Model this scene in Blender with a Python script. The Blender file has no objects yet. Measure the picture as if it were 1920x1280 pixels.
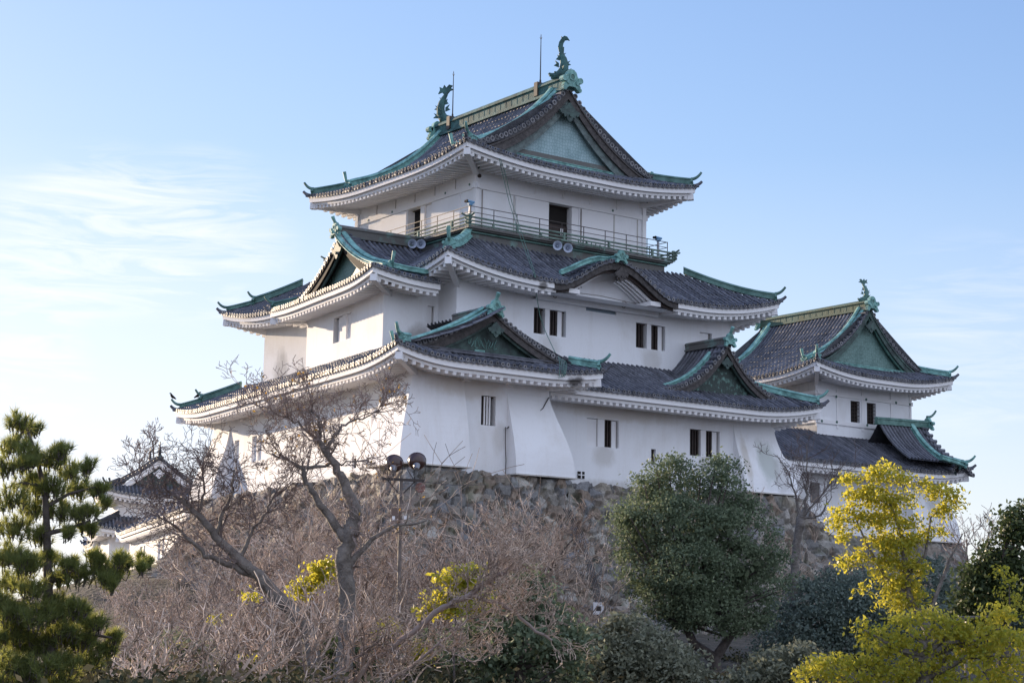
import bpy, math, random
from mathutils import Vector, noise
sc = bpy.context.scene
R = math.radians
PI = math.pi
V = Vector

# ------------------------------------------------------------------ camera
F, CX, CY = 3370.0, 960.0, 640.0
PITCH, ROLL, YAW = R(9.158679), R(1.05985), R(53.95674)
f0 = V((math.cos(YAW), math.sin(YAW), 0)); r0 = V((math.sin(YAW), -math.cos(YAW), 0)); u0 = V((0, 0, 1))
cf = f0*math.cos(PITCH)+u0*math.sin(PITCH)
cu_ = -f0*math.sin(PITCH)+u0*math.cos(PITCH)
cr = r0*math.cos(ROLL)+cu_*math.sin(ROLL)
cu = -r0*math.sin(ROLL)+cu_*math.cos(ROLL)
cam_d = bpy.data.cameras.new('camera')
cam = bpy.data.objects.new('camera', cam_d)
sc.collection.objects.link(cam)
from mathutils import Matrix
M = Matrix(((cr.x, cu.x, -cf.x, 0), (cr.y, cu.y, -cf.y, 0), (cr.z, cu.z, -cf.z, 0), (0, 0, 0, 1)))
cam.matrix_world = M
cam_d.sensor_width = 36.0
cam_d.lens = 36.0*F/1920.0
cam_d.clip_start = 0.5
cam_d.clip_end = 6000
sc.camera = cam

def ray(px, py):
    return cf+cr*((px-CX)/F)-cu*((py-CY)/F)
def at(px, py, D):
    'point on the pixel ray at horizontal distance D'
    d = ray(px, py); return d*(D/math.hypot(d.x, d.y))
def ony(px, py, Y):
    d = ray(px, py); return d*(Y/d.y)
def onx(px, py, X):
    d = ray(px, py); return d*(X/d.x)

# ------------------------------------------------------------------ sky and sun
SUN_AZ, SUN_EL = R(97), R(9.5)
w = bpy.data.worlds.new("World"); sc.world = w; w.use_nodes = True
nt = w.node_tree; N = nt.nodes; Lk = nt.links
bg = N['Background']
sky = N.new('ShaderNodeTexSky'); sky.sky_type = 'NISHITA'; sky.sun_disc = False
sky.sun_elevation = SUN_EL; sky.sun_rotation = R(90)-SUN_AZ
sky.air_density = 1.0; sky.dust_density = 0.3; sky.ozone_density = 2.0; sky.altitude = 50
def wn(t, **k):
    n = N.new(t)
    for a, b in k.items(): setattr(n, a, b)
    return n
# thin cirrus: stretched noise in sky direction, only in a band of the sky
tc = wn('ShaderNodeTexCoord')
mp = wn('ShaderNodeMapping'); mp.inputs['Scale'].default_value = (5.0, 5.0, 34.0)
mp.inputs['Rotation'].default_value = (R(6), R(-9), 0)
Lk.new(tc.outputs['Generated'], mp.inputs['Vector'])
nz = wn('ShaderNodeTexNoise'); nz.inputs['Scale'].default_value = 2.6; nz.inputs['Detail'].default_value = 9; nz.inputs['Roughness'].default_value = .62; nz.inputs['Distortion'].default_value = .7
Lk.new(mp.outputs[0], nz.inputs['Vector'])
cr_ = wn('ShaderNodeValToRGB'); cr_.color_ramp.elements[0].position = .44; cr_.color_ramp.elements[1].position = .78
Lk.new(nz.outputs['Fac'], cr_.inputs[0])
sep = wn('ShaderNodeSeparateXYZ'); Lk.new(tc.outputs['Generated'], sep.inputs[0])
band = wn('ShaderNodeValToRGB')
band.color_ramp.elements[0].position = .02; band.color_ramp.elements[0].color = (.25, .25, .25, 1)
e = band.color_ramp.elements.new(.15); e.color = (1, 1, 1, 1)
band.color_ramp.elements[-1].position = .27; band.color_ramp.elements[-1].color = (0, 0, 0, 1)
Lk.new(sep.outputs['Z'], band.inputs[0])
def sky_patch(px, py, spread, amt):
    d_ = ray(px, py).normalized(); dp_ = wn('ShaderNodeVectorMath', operation='DOT_PRODUCT'); nn_ = wn('ShaderNodeVectorMath', operation='NORMALIZE')
    Lk.new(tc.outputs['Generated'], nn_.inputs[0]); Lk.new(nn_.outputs[0], dp_.inputs[0]); dp_.inputs[1].default_value = tuple(d_)
    r_ = wn('ShaderNodeMapRange', interpolation_type='SMOOTHSTEP'); r_.inputs['From Min'].default_value = math.cos(R(spread)); r_.inputs['From Max'].default_value = 1; r_.inputs['To Max'].default_value = amt
    Lk.new(dp_.outputs['Value'], r_.inputs['Value']); return r_
# cirrus patches: the sky's few thin clouds
pk = None
for a_ in ((380, 450, 3.4, .9), (200, 440, 3.2, 1.0), (60, 480, 3.0, 1.0), (60, 695, 2.2, 1.2), (1840, 640, 4.0, .35), (-900, 500, 12, 1.0), (2900, 600, 12, .6)):
    r_ = sky_patch(*a_)
    if pk is None: pk = r_
    else:
        ad = wn('ShaderNodeMath', operation='ADD'); Lk.new(pk.outputs[0], ad.inputs[0]); Lk.new(r_.outputs[0], ad.inputs[1]); ad.use_clamp = True; pk = ad
mul = wn('ShaderNodeMath', operation='MULTIPLY'); Lk.new(cr_.outputs[0], mul.inputs[0]); Lk.new(pk.outputs[0], mul.inputs[1])
# veil of bright haze low in the sky on the sun's side
dot = wn('ShaderNodeVectorMath', operation='DOT_PRODUCT'); Lk.new(tc.outputs['Generated'], dot.inputs[0])
dot.inputs[1].default_value = (math.cos(SUN_AZ), math.sin(SUN_AZ), 0.0)
mr = wn('ShaderNodeMapRange'); mr.inputs['From Min'].default_value = 0.05; mr.inputs['From Max'].default_value = 1.0
mr.inputs['To Min'].default_value = 0.0; mr.inputs['To Max'].default_value = 1.0; Lk.new(dot.outputs['Value'], mr.inputs['Value'])
low = wn('ShaderNodeMapRange'); low.inputs['From Min'].default_value = 0.0; low.inputs['From Max'].default_value = 0.26
low.inputs['To Min'].default_value = 1.0; low.inputs['To Max'].default_value = 0.0; Lk.new(sep.outputs['Z'], low.inputs['Value'])
veil = wn('ShaderNodeMath', operation='MULTIPLY'); Lk.new(mr.outputs[0], veil.inputs[0]); Lk.new(low.outputs[0], veil.inputs[1])
SKYMIX = dict()
mixs = wn('ShaderNodeMix', data_type='RGBA', blend_type='MIX')
mixs.inputs['B'].default_value = (9.5, 9.0, 8.6, 1)
tint = wn('ShaderNodeMix', data_type='RGBA', blend_type='MULTIPLY'); tint.inputs['Factor'].default_value = 1; tint.inputs['B'].default_value = (.84, .83, 1.12, 1)
Lk.new(sky.outputs[0], tint.inputs['A']); Lk.new(tint.outputs['Result'], mixs.inputs['A'])
vs = wn('ShaderNodeMath', operation='MULTIPLY'); vs.inputs[1].default_value = .26; Lk.new(veil.outputs[0], vs.inputs[0]); vs.use_clamp = True
Lk.new(vs.outputs[0], mixs.inputs['Factor'])
# blue fill brightness added to the unseen sky opposite the sun, lifting shaded walls
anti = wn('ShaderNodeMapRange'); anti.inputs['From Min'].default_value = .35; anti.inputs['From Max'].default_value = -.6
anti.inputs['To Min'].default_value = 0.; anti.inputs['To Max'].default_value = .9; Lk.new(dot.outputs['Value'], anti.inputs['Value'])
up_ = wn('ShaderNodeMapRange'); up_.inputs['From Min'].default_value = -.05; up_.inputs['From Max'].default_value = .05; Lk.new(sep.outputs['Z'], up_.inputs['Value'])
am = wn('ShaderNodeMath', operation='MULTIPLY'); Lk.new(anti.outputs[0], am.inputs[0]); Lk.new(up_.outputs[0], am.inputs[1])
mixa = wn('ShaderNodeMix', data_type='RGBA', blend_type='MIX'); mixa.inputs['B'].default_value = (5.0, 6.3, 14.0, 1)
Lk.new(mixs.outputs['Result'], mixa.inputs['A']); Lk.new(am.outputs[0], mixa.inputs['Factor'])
mixc = wn('ShaderNodeMix', data_type='RGBA', blend_type='MIX')
mixc.inputs['B'].default_value = (8.6, 8.4, 8.6, 1)
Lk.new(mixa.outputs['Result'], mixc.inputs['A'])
cs = wn('ShaderNodeMath', operation='MULTIPLY'); cs.inputs[1].default_value = .5; Lk.new(mul.outputs[0], cs.inputs[0])
Lk.new(cs.outputs[0], mixc.inputs['Factor'])
# bright parts of the sky roll off softly through a tone curve on the sky colour
sq = wn('ShaderNodeVectorMath', operation='MULTIPLY'); Lk.new(mixc.outputs['Result'], sq.inputs[0]); Lk.new(mixc.outputs['Result'], sq.inputs[1])
s2 = wn('ShaderNodeVectorMath', operation='MULTIPLY_ADD'); Lk.new(sq.outputs[0], s2.inputs[0]); s2.inputs[1].default_value = (.060, .056, .048); s2.inputs[2].default_value = (1, 1, 1)
s3 = wn('ShaderNodeSeparateXYZ'); Lk.new(s2.outputs[0], s3.inputs[0]); s4 = wn('ShaderNodeCombineXYZ')
for ax_ in 'XYZ':
    rt_ = wn('ShaderNodeMath', operation='SQRT'); Lk.new(s3.outputs[ax_], rt_.inputs[0]); Lk.new(rt_.outputs[0], s4.inputs[ax_])
s5 = wn('ShaderNodeVectorMath', operation='DIVIDE'); Lk.new(mixc.outputs['Result'], s5.inputs[0]); Lk.new(s4.outputs[0], s5.inputs[1])
Lk.new(s5.outputs[0], bg.inputs['Color'])
bg.inputs['Strength'].default_value = 0.12

sl = bpy.data.lights.new('sun', 'SUN'); sl.energy = 4.2; sl.angle = R(0.6); sl.color = (1.0, .78, .55)
sun = bpy.data.objects.new('sun', sl); sc.collection.objects.link(sun)
sd = V((math.cos(SUN_AZ)*math.cos(SUN_EL), math.sin(SUN_AZ)*math.cos(SUN_EL), math.sin(SUN_EL)))
sun.rotation_euler = sd.to_track_quat('Z', 'Y').to_euler()
sun.location = (0, 60, 80)
sc.view_settings.view_transform = 'Standard'; sc.view_settings.look = 'None'
sc.view_settings.exposure = 1.38; sc.view_settings.gamma = 1

# ------------------------------------------------------------------ helpers
ORG = {}
class MB:
    def __init__(s): s.v = []; s.f = []; s.m = []; s.mats = []
    def mi(s, mat):
        if mat not in s.mats: s.mats.append(mat)
        return s.mats.index(mat)
    def add(s, vs, fs, mat):
        o = len(s.v); k = s.mi(mat); s.v.extend(vs)
        for f in fs: s.f.append(tuple(i+o for i in f)); s.m.append(k)
    def box(s, c, ax, ay, az, mat):
        'centre and three half-extent vectors'
        c = V(c); ax = V(ax); ay = V(ay); az = V(az)
        vs = [c+ax*i+ay*j+az*k for k in (-1, 1) for j in (-1, 1) for i in (-1, 1)]
        s.add(vs, [(0, 2, 3, 1), (4, 5, 7, 6), (0, 1, 5, 4), (2, 6, 7, 3), (0, 4, 6, 2), (1, 3, 7, 5)], mat)
    def bar(s, a, b, w, h, mat, up=V((0, 0, 1))):
        a = V(a); b = V(b); d = b-a
        if d.length < 1e-6: return
        x = d.normalized().cross(up)
        if x.length < 1e-4: x = V((1, 0, 0))
        x.normalize(); y = x.cross(d).normalized()
        s.box((a+b)/2, x*w/2, d/2, y*h/2, mat)
    def prism(s, pts, ext, mat):
        'polygon pts (3D list) extruded by vector ext'
        n = len(pts); ext = V(ext)
        vs = [V(p) for p in pts]+[V(p)+ext for p in pts]
        fs = [tuple(range(n)), tuple(range(2*n-1, n-1, -1))]+[(i, i+n, (i+1) % n+n, (i+1) % n) for i in range(n)]
        s.add(vs, fs, mat)
    def strip(s, rowA, rowB, mat):
        n = len(rowA); s.add(list(rowA)+list(rowB), [(i, i+1, n+i+1, n+i) for i in range(n-1)], mat)
    def grid(s, rows, mat, close=False):
        n = len(rows[0]); vs = [p for r in rows for p in r]
        fs = []
        for j in range(len(rows)-1):
            for i in range(n if close else n-1):
                k = (i+1) % n
                fs.append((j*n+i, j*n+k, (j+1)*n+k, (j+1)*n+i))
        s.add(vs, fs, mat)
    def tube(s, pts, rad, n, mat, cap=True, flat=1.0):
        pts = [V(p) for p in pts]
        if not hasattr(rad, '__len__'): rad = [rad]*len(pts)
        rows = []; px = None
        for i, p in enumerate(pts):
            d = (pts[min(i+1, len(pts)-1)]-pts[max(i-1, 0)])
            if d.length < 1e-9: d = V((0, 0, 1))
            d.normalize()
            if px is None:
                px = d.orthogonal().normalized()
            else:
                px = (px-d*px.dot(d))
                px = px.normalized() if px.length > 1e-6 else d.orthogonal().normalized()
            py = d.cross(px)
            rows.append([p+(px*math.cos(2*PI*k/n)+py*math.sin(2*PI*k/n)*flat)*rad[i] for k in range(n)])
        s.grid(rows, mat, True)
        if cap:
            s.add(rows[0], [tuple(range(n-1, -1, -1))], mat); s.add(rows[-1], [tuple(range(n))], mat)
    def disc(s, c, nrm, r, n, mat, r2=None, mat2=None, th=0.03):
        'disc with raised ring'
        c = V(c); nrm = V(nrm).normalized(); x = nrm.orthogonal().normalized(); y = nrm.cross(x)
        ring = lambda rr, o: [c+nrm*o+(x*math.cos(2*PI*k/n)+y*math.sin(2*PI*k/n))*rr for k in range(n)]
        if r2 is None:
            s.add(ring(r, 0), [tuple(range(n))], mat); return
        s.grid([ring(r, -th), ring(r, th*.4), ring(r2, th*.4), ring(r2*.97, -th*.2)], mat2 or mat, True)
        s.add(ring(r2, -th*.2), [tuple(range(n))], mat)
    def build(s, name, parent=None, loc=None, smooth=False):
        if parent is not None: org = ORG[parent.name_full]
        else: org = V(loc) if loc is not None else V((0, 0, 0))
        me = bpy.data.meshes.new(name)
        me.from_pydata([tuple(V(p)-org) for p in s.v], [], s.f)
        for m in s.mats: me.materials.append(m)
        me.polygons.foreach_set('material_index', s.m)
        if smooth: me.polygons.foreach_set('use_smooth', [True]*len(s.f))
        me.update()
        o = bpy.data.objects.new(name, me); sc.collection.objects.link(o)
        if parent is not None: o.parent = parent
        else: o.location = org
        ORG[o.name_full] = org
        return o

def tag(o, label=None, cat=None, group=None, kind=None):
    if label: o['label'] = label
    if cat: o['category'] = cat
    if group: o['group'] = group
    if kind: o['kind'] = kind
    return o
def empty(name, loc, label, cat, group=None):
    o = bpy.data.objects.new(name, None); sc.collection.objects.link(o); o.location = loc
    o.empty_display_size = .3
    ORG[o.name_full] = V(loc)
    return tag(o, label, cat, group)

# ------------------------------------------------------------------ materials
def mat(name, col, rough=.7, var=.0, vscale=3., col2=None, metal=0., bump=0., bscale=20., spec=None, detail=5, fac=(.35, .65)):
    m = bpy.data.materials.new(name); m.use_nodes = True
    t = m.node_tree; b = t.nodes['Principled BSDF']
    b.inputs['Roughness'].default_value = rough; b.inputs['Metallic'].default_value = metal
    if spec is not None: b.inputs['Specular IOR Level'].default_value = spec
    b.inputs['Base Color'].default_value = (*col, 1)
    co = t.nodes.new('ShaderNodeTexCoord')
    if col2 is not None:
        n = t.nodes.new('ShaderNodeTexNoise'); n.inputs['Scale'].default_value = vscale; n.inputs['Detail'].default_value = detail; n.inputs['Roughness'].default_value = .6
        t.links.new(co.outputs['Object'], n.inputs['Vector'])
        r = t.nodes.new('ShaderNodeMapRange'); r.inputs['From Min'].default_value = fac[0]; r.inputs['From Max'].default_value = fac[1]
        t.links.new(n.outputs['Fac'], r.inputs['Value'])
        x = t.nodes.new('ShaderNodeMix'); x.data_type = 'RGBA'
        x.inputs['A'].default_value = (*col, 1); x.inputs['B'].default_value = (*col2, 1)
        t.links.new(r.outputs[0], x.inputs['Factor']); t.links.new(x.outputs['Result'], b.inputs['Base Color'])
    if bump:
        n2 = t.nodes.new('ShaderNodeTexNoise'); n2.inputs['Scale'].default_value = bscale; n2.inputs['Detail'].default_value = 4
        t.links.new(co.outputs['Object'], n2.inputs['Vector'])
        bp = t.nodes.new('ShaderNodeBump'); bp.inputs['Strength'].default_value = bump; bp.inputs['Distance'].default_value = .05
        t.links.new(n2.outputs['Fac'], bp.inputs['Height']); t.links.new(bp.outputs[0], b.inputs['Normal'])
    return m

def plaster(name, base, dirt, amt=.35, stre=1.0, spots=()):
    'lime plaster with vertical rain streaks, blotches and speckle'
    m = bpy.data.materials.new(name); m.use_nodes = True
    t = m.node_tree; b = t.nodes['Principled BSDF']; b.inputs['Roughness'].default_value = .85; b.inputs['Specular IOR Level'].default_value = .2
    co = t.nodes.new('ShaderNodeTexCoord')
    def nz(sc_, s, d, r, dist=0):
        mp = t.nodes.new('ShaderNodeMapping'); mp.inputs['Scale'].default_value = sc_
        t.links.new(co.outputs['Object'], mp.inputs['Vector'])
        n = t.nodes.new('ShaderNodeTexNoise'); n.inputs['Scale'].default_value = s; n.inputs['Detail'].default_value = d; n.inputs['Roughness'].default_value = r; n.inputs['Distortion'].default_value = dist
        t.links.new(mp.outputs[0], n.inputs['Vector']); return n
    def rng(n, a, b_, c, d):
        r = t.nodes.new('ShaderNodeMapRange'); r.inputs['From Min'].default_value = a; r.inputs['From Max'].default_value = b_
        r.inputs['To Min'].default_value = c; r.inputs['To Max'].default_value = d
        t.links.new(n.outputs['Fac'], r.inputs['Value']); return r
    streak = rng(nz((1, 1, .10), 1.1, 9, .72, .4), .50, .80, 0, amt*stre)
    blotch = rng(nz((1, 1, .7), .38, 7, .62, .5), .5, .78, 0, amt)
    fine = rng(nz((1, 1, 1), 9, 6, .7), .55, .8, 0, amt*.6)
    a1 = t.nodes.new('ShaderNodeMath'); a1.operation = 'ADD'; t.links.new(streak.outputs[0], a1.inputs[0]); t.links.new(blotch.outputs[0], a1.inputs[1])
    a2 = t.nodes.new('ShaderNodeMath'); a2.operation = 'ADD'; a2.use_clamp = True; t.links.new(a1.outputs[0], a2.inputs[0]); t.links.new(fine.outputs[0], a2.inputs[1])
    x = t.nodes.new('ShaderNodeMix'); x.data_type = 'RGBA'; x.inputs['A'].default_value = (*base, 1); x.inputs['B'].default_value = (*dirt, 1)
    t.links.new(a2.outputs[0], x.inputs['Factor']); last = x
    # mould, patched-render and other tint spots of their own shape, each at its place on the building
    if spots:
        geo = t.nodes.new('ShaderNodeNewGeometry'); wob = nz((1, 1, .6), 1.5, 8, .65)
        for (p, rad, colr, k) in spots:
            sb = t.nodes.new('ShaderNodeVectorMath'); sb.operation = 'SUBTRACT'; t.links.new(geo.outputs['Position'], sb.inputs[0]); sb.inputs[1].default_value = p
            dv = t.nodes.new('ShaderNodeVectorMath'); dv.operation = 'DIVIDE'; t.links.new(sb.outputs[0], dv.inputs[0]); dv.inputs[1].default_value = rad
            ln = t.nodes.new('ShaderNodeVectorMath'); ln.operation = 'LENGTH'; t.links.new(dv.outputs[0], ln.inputs[0])
            ad = t.nodes.new('ShaderNodeMath'); ad.operation = 'ADD'; t.links.new(ln.outputs['Value'], ad.inputs[0]); t.links.new(wob.outputs['Fac'], ad.inputs[1])
            mr2 = t.nodes.new('ShaderNodeMapRange'); mr2.inputs['From Min'].default_value = 1.45; mr2.inputs['From Max'].default_value = 1.0; mr2.inputs['To Min'].default_value = 0; mr2.inputs['To Max'].default_value = k; t.links.new(ad.outputs[0], mr2.inputs['Value'])
            xx = t.nodes.new('ShaderNodeMix'); xx.data_type = 'RGBA'; xx.inputs['B'].default_value = (*colr, 1); t.links.new(last.outputs['Result'], xx.inputs['A']); t.links.new(mr2.outputs[0], xx.inputs['Factor']); last = xx
    t.links.new(last.outputs['Result'], b.inputs['Base Color'])
    n2 = nz((1, 1, 1), 30, 5, .6); bp = t.nodes.new('ShaderNodeBump'); bp.inputs['Strength'].default_value = .25; bp.inputs['Distance'].default_value = .02
    t.links.new(n2.outputs['Fac'], bp.inputs['Height']); t.links.new(bp.outputs[0], b.inputs['Normal'])
    return m

m_plaster = plaster('plaster', (.85, .858, .885), (.46, .40, .33), .30, .7, spots=[
    ((51.7, 90.2, 14.6), (1.2, 2.6, 1.3), (.16, .15, .14), .85), ((51.7, 94.6, 14.8), (1.2, 1.2, 2.0), (.38, .38, .39), .7), ((51.6, 77.0, 15.2), (.8, 1.4, .8), (.22, .19, .18), .8),
    ((50.6, 77.7, 14.9), (1.1, .6, 1.0), (.30, .27, .25), .7), ((70.9, 72.8, 9.6), (1.0, 1.2, 1.9), (.42, .46, .43), .75), ((71.8, 72.4, 9.0), (.8, 1.2, 1.6), (.45, .45, .44), .6),
    ((69.3, 73.0, 9.0), (.35, .8, 3.0), (.52, .47, .40), .6), ((92.5, 79.6, 8.5), (1.2, 1, 1.8), (.36, .37, .36), .6), ((49.2, 71.4, 11.6), (2.8, .5, .7), (.55, .48, .40), .5), ((60.5, 73.4, 11.6), (5.5, .5, .6), (.55, .48, .40), .5), ((59.5, 73.4, 9.2), (.9, .5, .9), (.5, .47, .43), .5), ((66.8, 73.4, 9.1), (.9, .5, 1.0), (.5, .47, .43), .5), ((57.8, 76, 15.2), (.9, .5, .8), (.5, .47, .43), .45), ((65.0, 76, 15.2), (.9, .5, .9), (.5, .47, .43), .45), ((51.3, 71.3, 9.4), (.6, .6, .9), (.5, .47, .43), .45), ((60, 72.9, 7.7), (7, .9, .45), (.42, .40, .36), .6), ((47.5, 80, 7.4), (3, 7, .5), (.42, .40, .36), .55)])  # wide beige spots lie on the front walls just below the eaves
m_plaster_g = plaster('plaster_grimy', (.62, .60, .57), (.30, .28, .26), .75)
m_trim = plaster('white_trim', (.84, .835, .85), (.5, .46, .42), .2, .4, spots=[((54.6, 69.5, 12.25), (.75, .5, .35), (.07, .06, .06), .9), ((55.9, 74.1, 17.95), (.35, .5, .25), (.10, .09, .085), .85)])
m_seam = mat('seam', (.30, .27, .25), .9)
m_dark = mat('interior_dark', (.012, .009, .008), .9)
m_wood = mat('dark_wood', (.055, .036, .030), .7, col2=(.03, .02, .018), vscale=6)
m_board = mat('weathered_board', (.035, .030, .030), .75, col2=(.085, .075, .072), vscale=5, bump=.4, bscale=16)
m_ridgecop = mat('ridge_copper', (.022, .062, .062), .75, col2=(.065, .17, .165), vscale=1.7, bump=.3, bscale=14, detail=8)
m_tile = mat('roof_tile', (.050, .054, .070), .6, col2=(.165, .172, .205), vscale=1.6, bump=.5, bscale=24, detail=8, fac=(.3, .72))
m_tile_d = mat('roof_tile_pan', (.030, .032, .040), .7, col2=(.075, .078, .092), vscale=2.2, bump=.5, bscale=30)
m_ring = mat('tile_end_rim', (.11, .11, .12), .7, col2=(.235, .23, .235), vscale=3)
m_ringw = mat('tile_end_rim_pale', (.34, .33, .31), .6, col2=(.6, .57, .52), vscale=3)
m_copper = mat('green_copper', (.085, .20, .185), .65, col2=(.25, .50, .46), vscale=2.6, bump=.4, bscale=14, detail=8)
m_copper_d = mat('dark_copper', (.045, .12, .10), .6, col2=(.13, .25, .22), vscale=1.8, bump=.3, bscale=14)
m_oldcop = mat('weathered_copper', (.12, .118, .112), .7, col2=(.17, .30, .27), vscale=1.1, bump=.3, bscale=14, detail=9, fac=(.53, .72))
m_copper_y = mat('mossy_copper', (.085, .105, .06), .7, col2=(.06, .14, .12), vscale=.8, bump=.3, bscale=14)
m_gable_d = mat('dark_gable', (.03, .045, .045), .7, col2=(.075, .13, .115), vscale=2.5, bump=.4, bscale=12)
m_iron = mat('iron', (.045, .035, .032), .6)
m_grey = mat('grey_metal', (.34, .36, .40), .5, metal=.2)
m_blue = mat('blue_paint', (.16, .34, .55), .45)

def island_var(m, lo=.72, hi=1.3):
    'each tile column a slightly different grey'
    t = m.node_tree; b = t.nodes['Principled BSDF']; src = b.inputs['Base Color'].links[0].from_socket
    g = t.nodes.new('ShaderNodeNewGeometry'); r = t.nodes.new('ShaderNodeMapRange'); r.inputs['To Min'].default_value = lo; r.inputs['To Max'].default_value = hi
    t.links.new(g.outputs['Random Per Island'], r.inputs['Value']); v = t.nodes.new('ShaderNodeVectorMath'); v.operation = 'SCALE'
    t.links.new(src, v.inputs[0]); t.links.new(r.outputs[0], v.inputs['Scale']); t.links.new(v.outputs[0], b.inputs['Base Color'])
island_var(m_tile); island_var(m_ring, .6, 1.3); island_var(m_ringw, .7, 1.2); island_var(m_twig_p, .6, 1.4) if 'm_twig_p' in globals() else None
def scales(name, c1, c2):
    'copper plate with fish-scale pattern'
    m = bpy.data.materials.new(name); m.use_nodes = True; t = m.node_tree; b = t.nodes['Principled BSDF']; b.inputs['Roughness'].default_value = .6
    co = t.nodes.new('ShaderNodeTexCoord'); v = t.nodes.new('ShaderNodeTexVoronoi'); v.inputs['Scale'].default_value = 5.2; v.inputs['Randomness'].default_value = .6
    v.feature = 'DISTANCE_TO_EDGE'
    t.links.new(co.outputs['Object'], v.inputs['Vector'])
    r = t.nodes.new('ShaderNodeMapRange'); r.inputs['From Max'].default_value = .10; t.links.new(v.outputs['Distance'], r.inputs['Value'])
    n = t.nodes.new('ShaderNodeTexNoise'); n.inputs['Scale'].default_value = 1.4; n.inputs['Detail'].default_value = 8; t.links.new(co.outputs['Object'], n.inputs['Vector'])
    x = t.nodes.new('ShaderNodeMix'); x.data_type = 'RGBA'; x.inputs['A'].default_value = (*c2, 1); x.inputs['B'].default_value = (*c1, 1)
    x2 = t.nodes.new('ShaderNodeMix'); x2.data_type = 'RGBA'; x2.blend_type = 'MULTIPLY'; x2.inputs['B'].default_value = (.62, .70, .70, 1)
    r2 = t.nodes.new('ShaderNodeMapRange'); r2.inputs['From Min'].default_value = .45; r2.inputs['From Max'].default_value = .75; t.links.new(n.outputs['Fac'], r2.inputs['Value'])
    t.links.new(r.outputs[0], x.inputs['Factor']); t.links.new(x.outputs['Result'], x2.inputs['A']); t.links.new(r2.outputs[0], x2.inputs['Factor'])
    t.links.new(x2.outputs['Result'], b.inputs['Base Color'])
    return m
m_scale_l = scales('pale_copper_scales', (.32, .46, .49), (.15, .24, .25))
m_scale_m = scales('copper_scales', (.15, .26, .24), (.08, .15, .135))
m_scale_d = mat('flaking_copper', (.035, .055, .05), .7, col2=(.16, .30, .26), vscale=3.2, bump=.4, bscale=12, detail=10, fac=(.52, .68))
# ------------------------------------------------------------------ roof builder
def sweep(mb, path, prof, mt, cap=True, close=True):
    rows = []
    for i, p in enumerate(path):
        d = path[min(i+1, len(path)-1)]-path[max(i-1, 0)]
        lat = V((d.y, -d.x, 0))
        if lat.length < 1e-6: lat = V((1, 0, 0))
        lat.normalize()
        rows.append([V(p)+lat*a+V((0, 0, b)) for a, b in prof])
    mb.grid(rows, mt, close)
    if cap:
        n = len(prof); mb.add(rows[0], [tuple(range(n))], mt); mb.add(rows[-1], [tuple(range(n-1, -1, -1))], mt)

def ridge_prof(w, h):
    a = w/2
    return [(-a*1.25, 0), (-a*1.25, h*.16), (-a*.8, h*.2), (-a*.8, h*.66), (-a*1.1, h*.70), (-a*1.05, h*.82), (-a*.55, h*.97), (0, h*1.02),
            (a*.55, h*.97), (a*1.05, h*.82), (a*1.1, h*.70), (a*.8, h*.66), (a*.8, h*.2), (a*1.25, h*.16), (a*1.25, 0)]

class Side:
    def __init__(s, A, B, z0, f, D, k0=1., k1=1., sv0=None, sv1=None, l0=.8, l1=.8, Lc=5., O=2.):
        s.A = V((A[0], A[1], 0)); s.B = V((B[0], B[1], 0)); s.L = (s.B-s.A).length
        s.u = (s.B-s.A)/s.L; s.n = V((-s.u.y, s.u.x, 0))
        s.z0 = z0; s.f = f; s.D = D if callable(D) else (lambda q: D)
        s.k0, s.k1, s.sv0, s.sv1, s.l0, s.l1, s.Lc, s.O = k0, k1, sv0, sv1, l0, l1, Lc, O
        s.hump = None; s.segs = None; s.noeave = False
    def g(s, x): return max(0., 1-max(x, 0.)/s.Lc)**2.1
    def Z(s, q, d):
        dd = max(d, 0.)
        l = s.l0*s.g(q-dd*s.k0)+s.l1*s.g(s.L-q-dd*s.k1)
        z = s.z0+s.f(d)+l*math.exp(-dd/2.6)
        if s.hump: z = max(z, s.hump(q))
        return z
    def P(s, q, d, dz=0.):
        p = s.A+s.u*q+s.n*d; p.z = s.Z(q, d)+dz; return p
    def dmax(s, q):
        m = s.D(q)
        if s.k0 > 0 and (s.sv0 is None or q < s.sv0): m = min(m, q/s.k0)
        if s.k1 > 0 and (s.sv1 is None or s.L-q < s.sv1): m = min(m, (s.L-q)/s.k1)
        return max(m, 0.)

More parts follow.
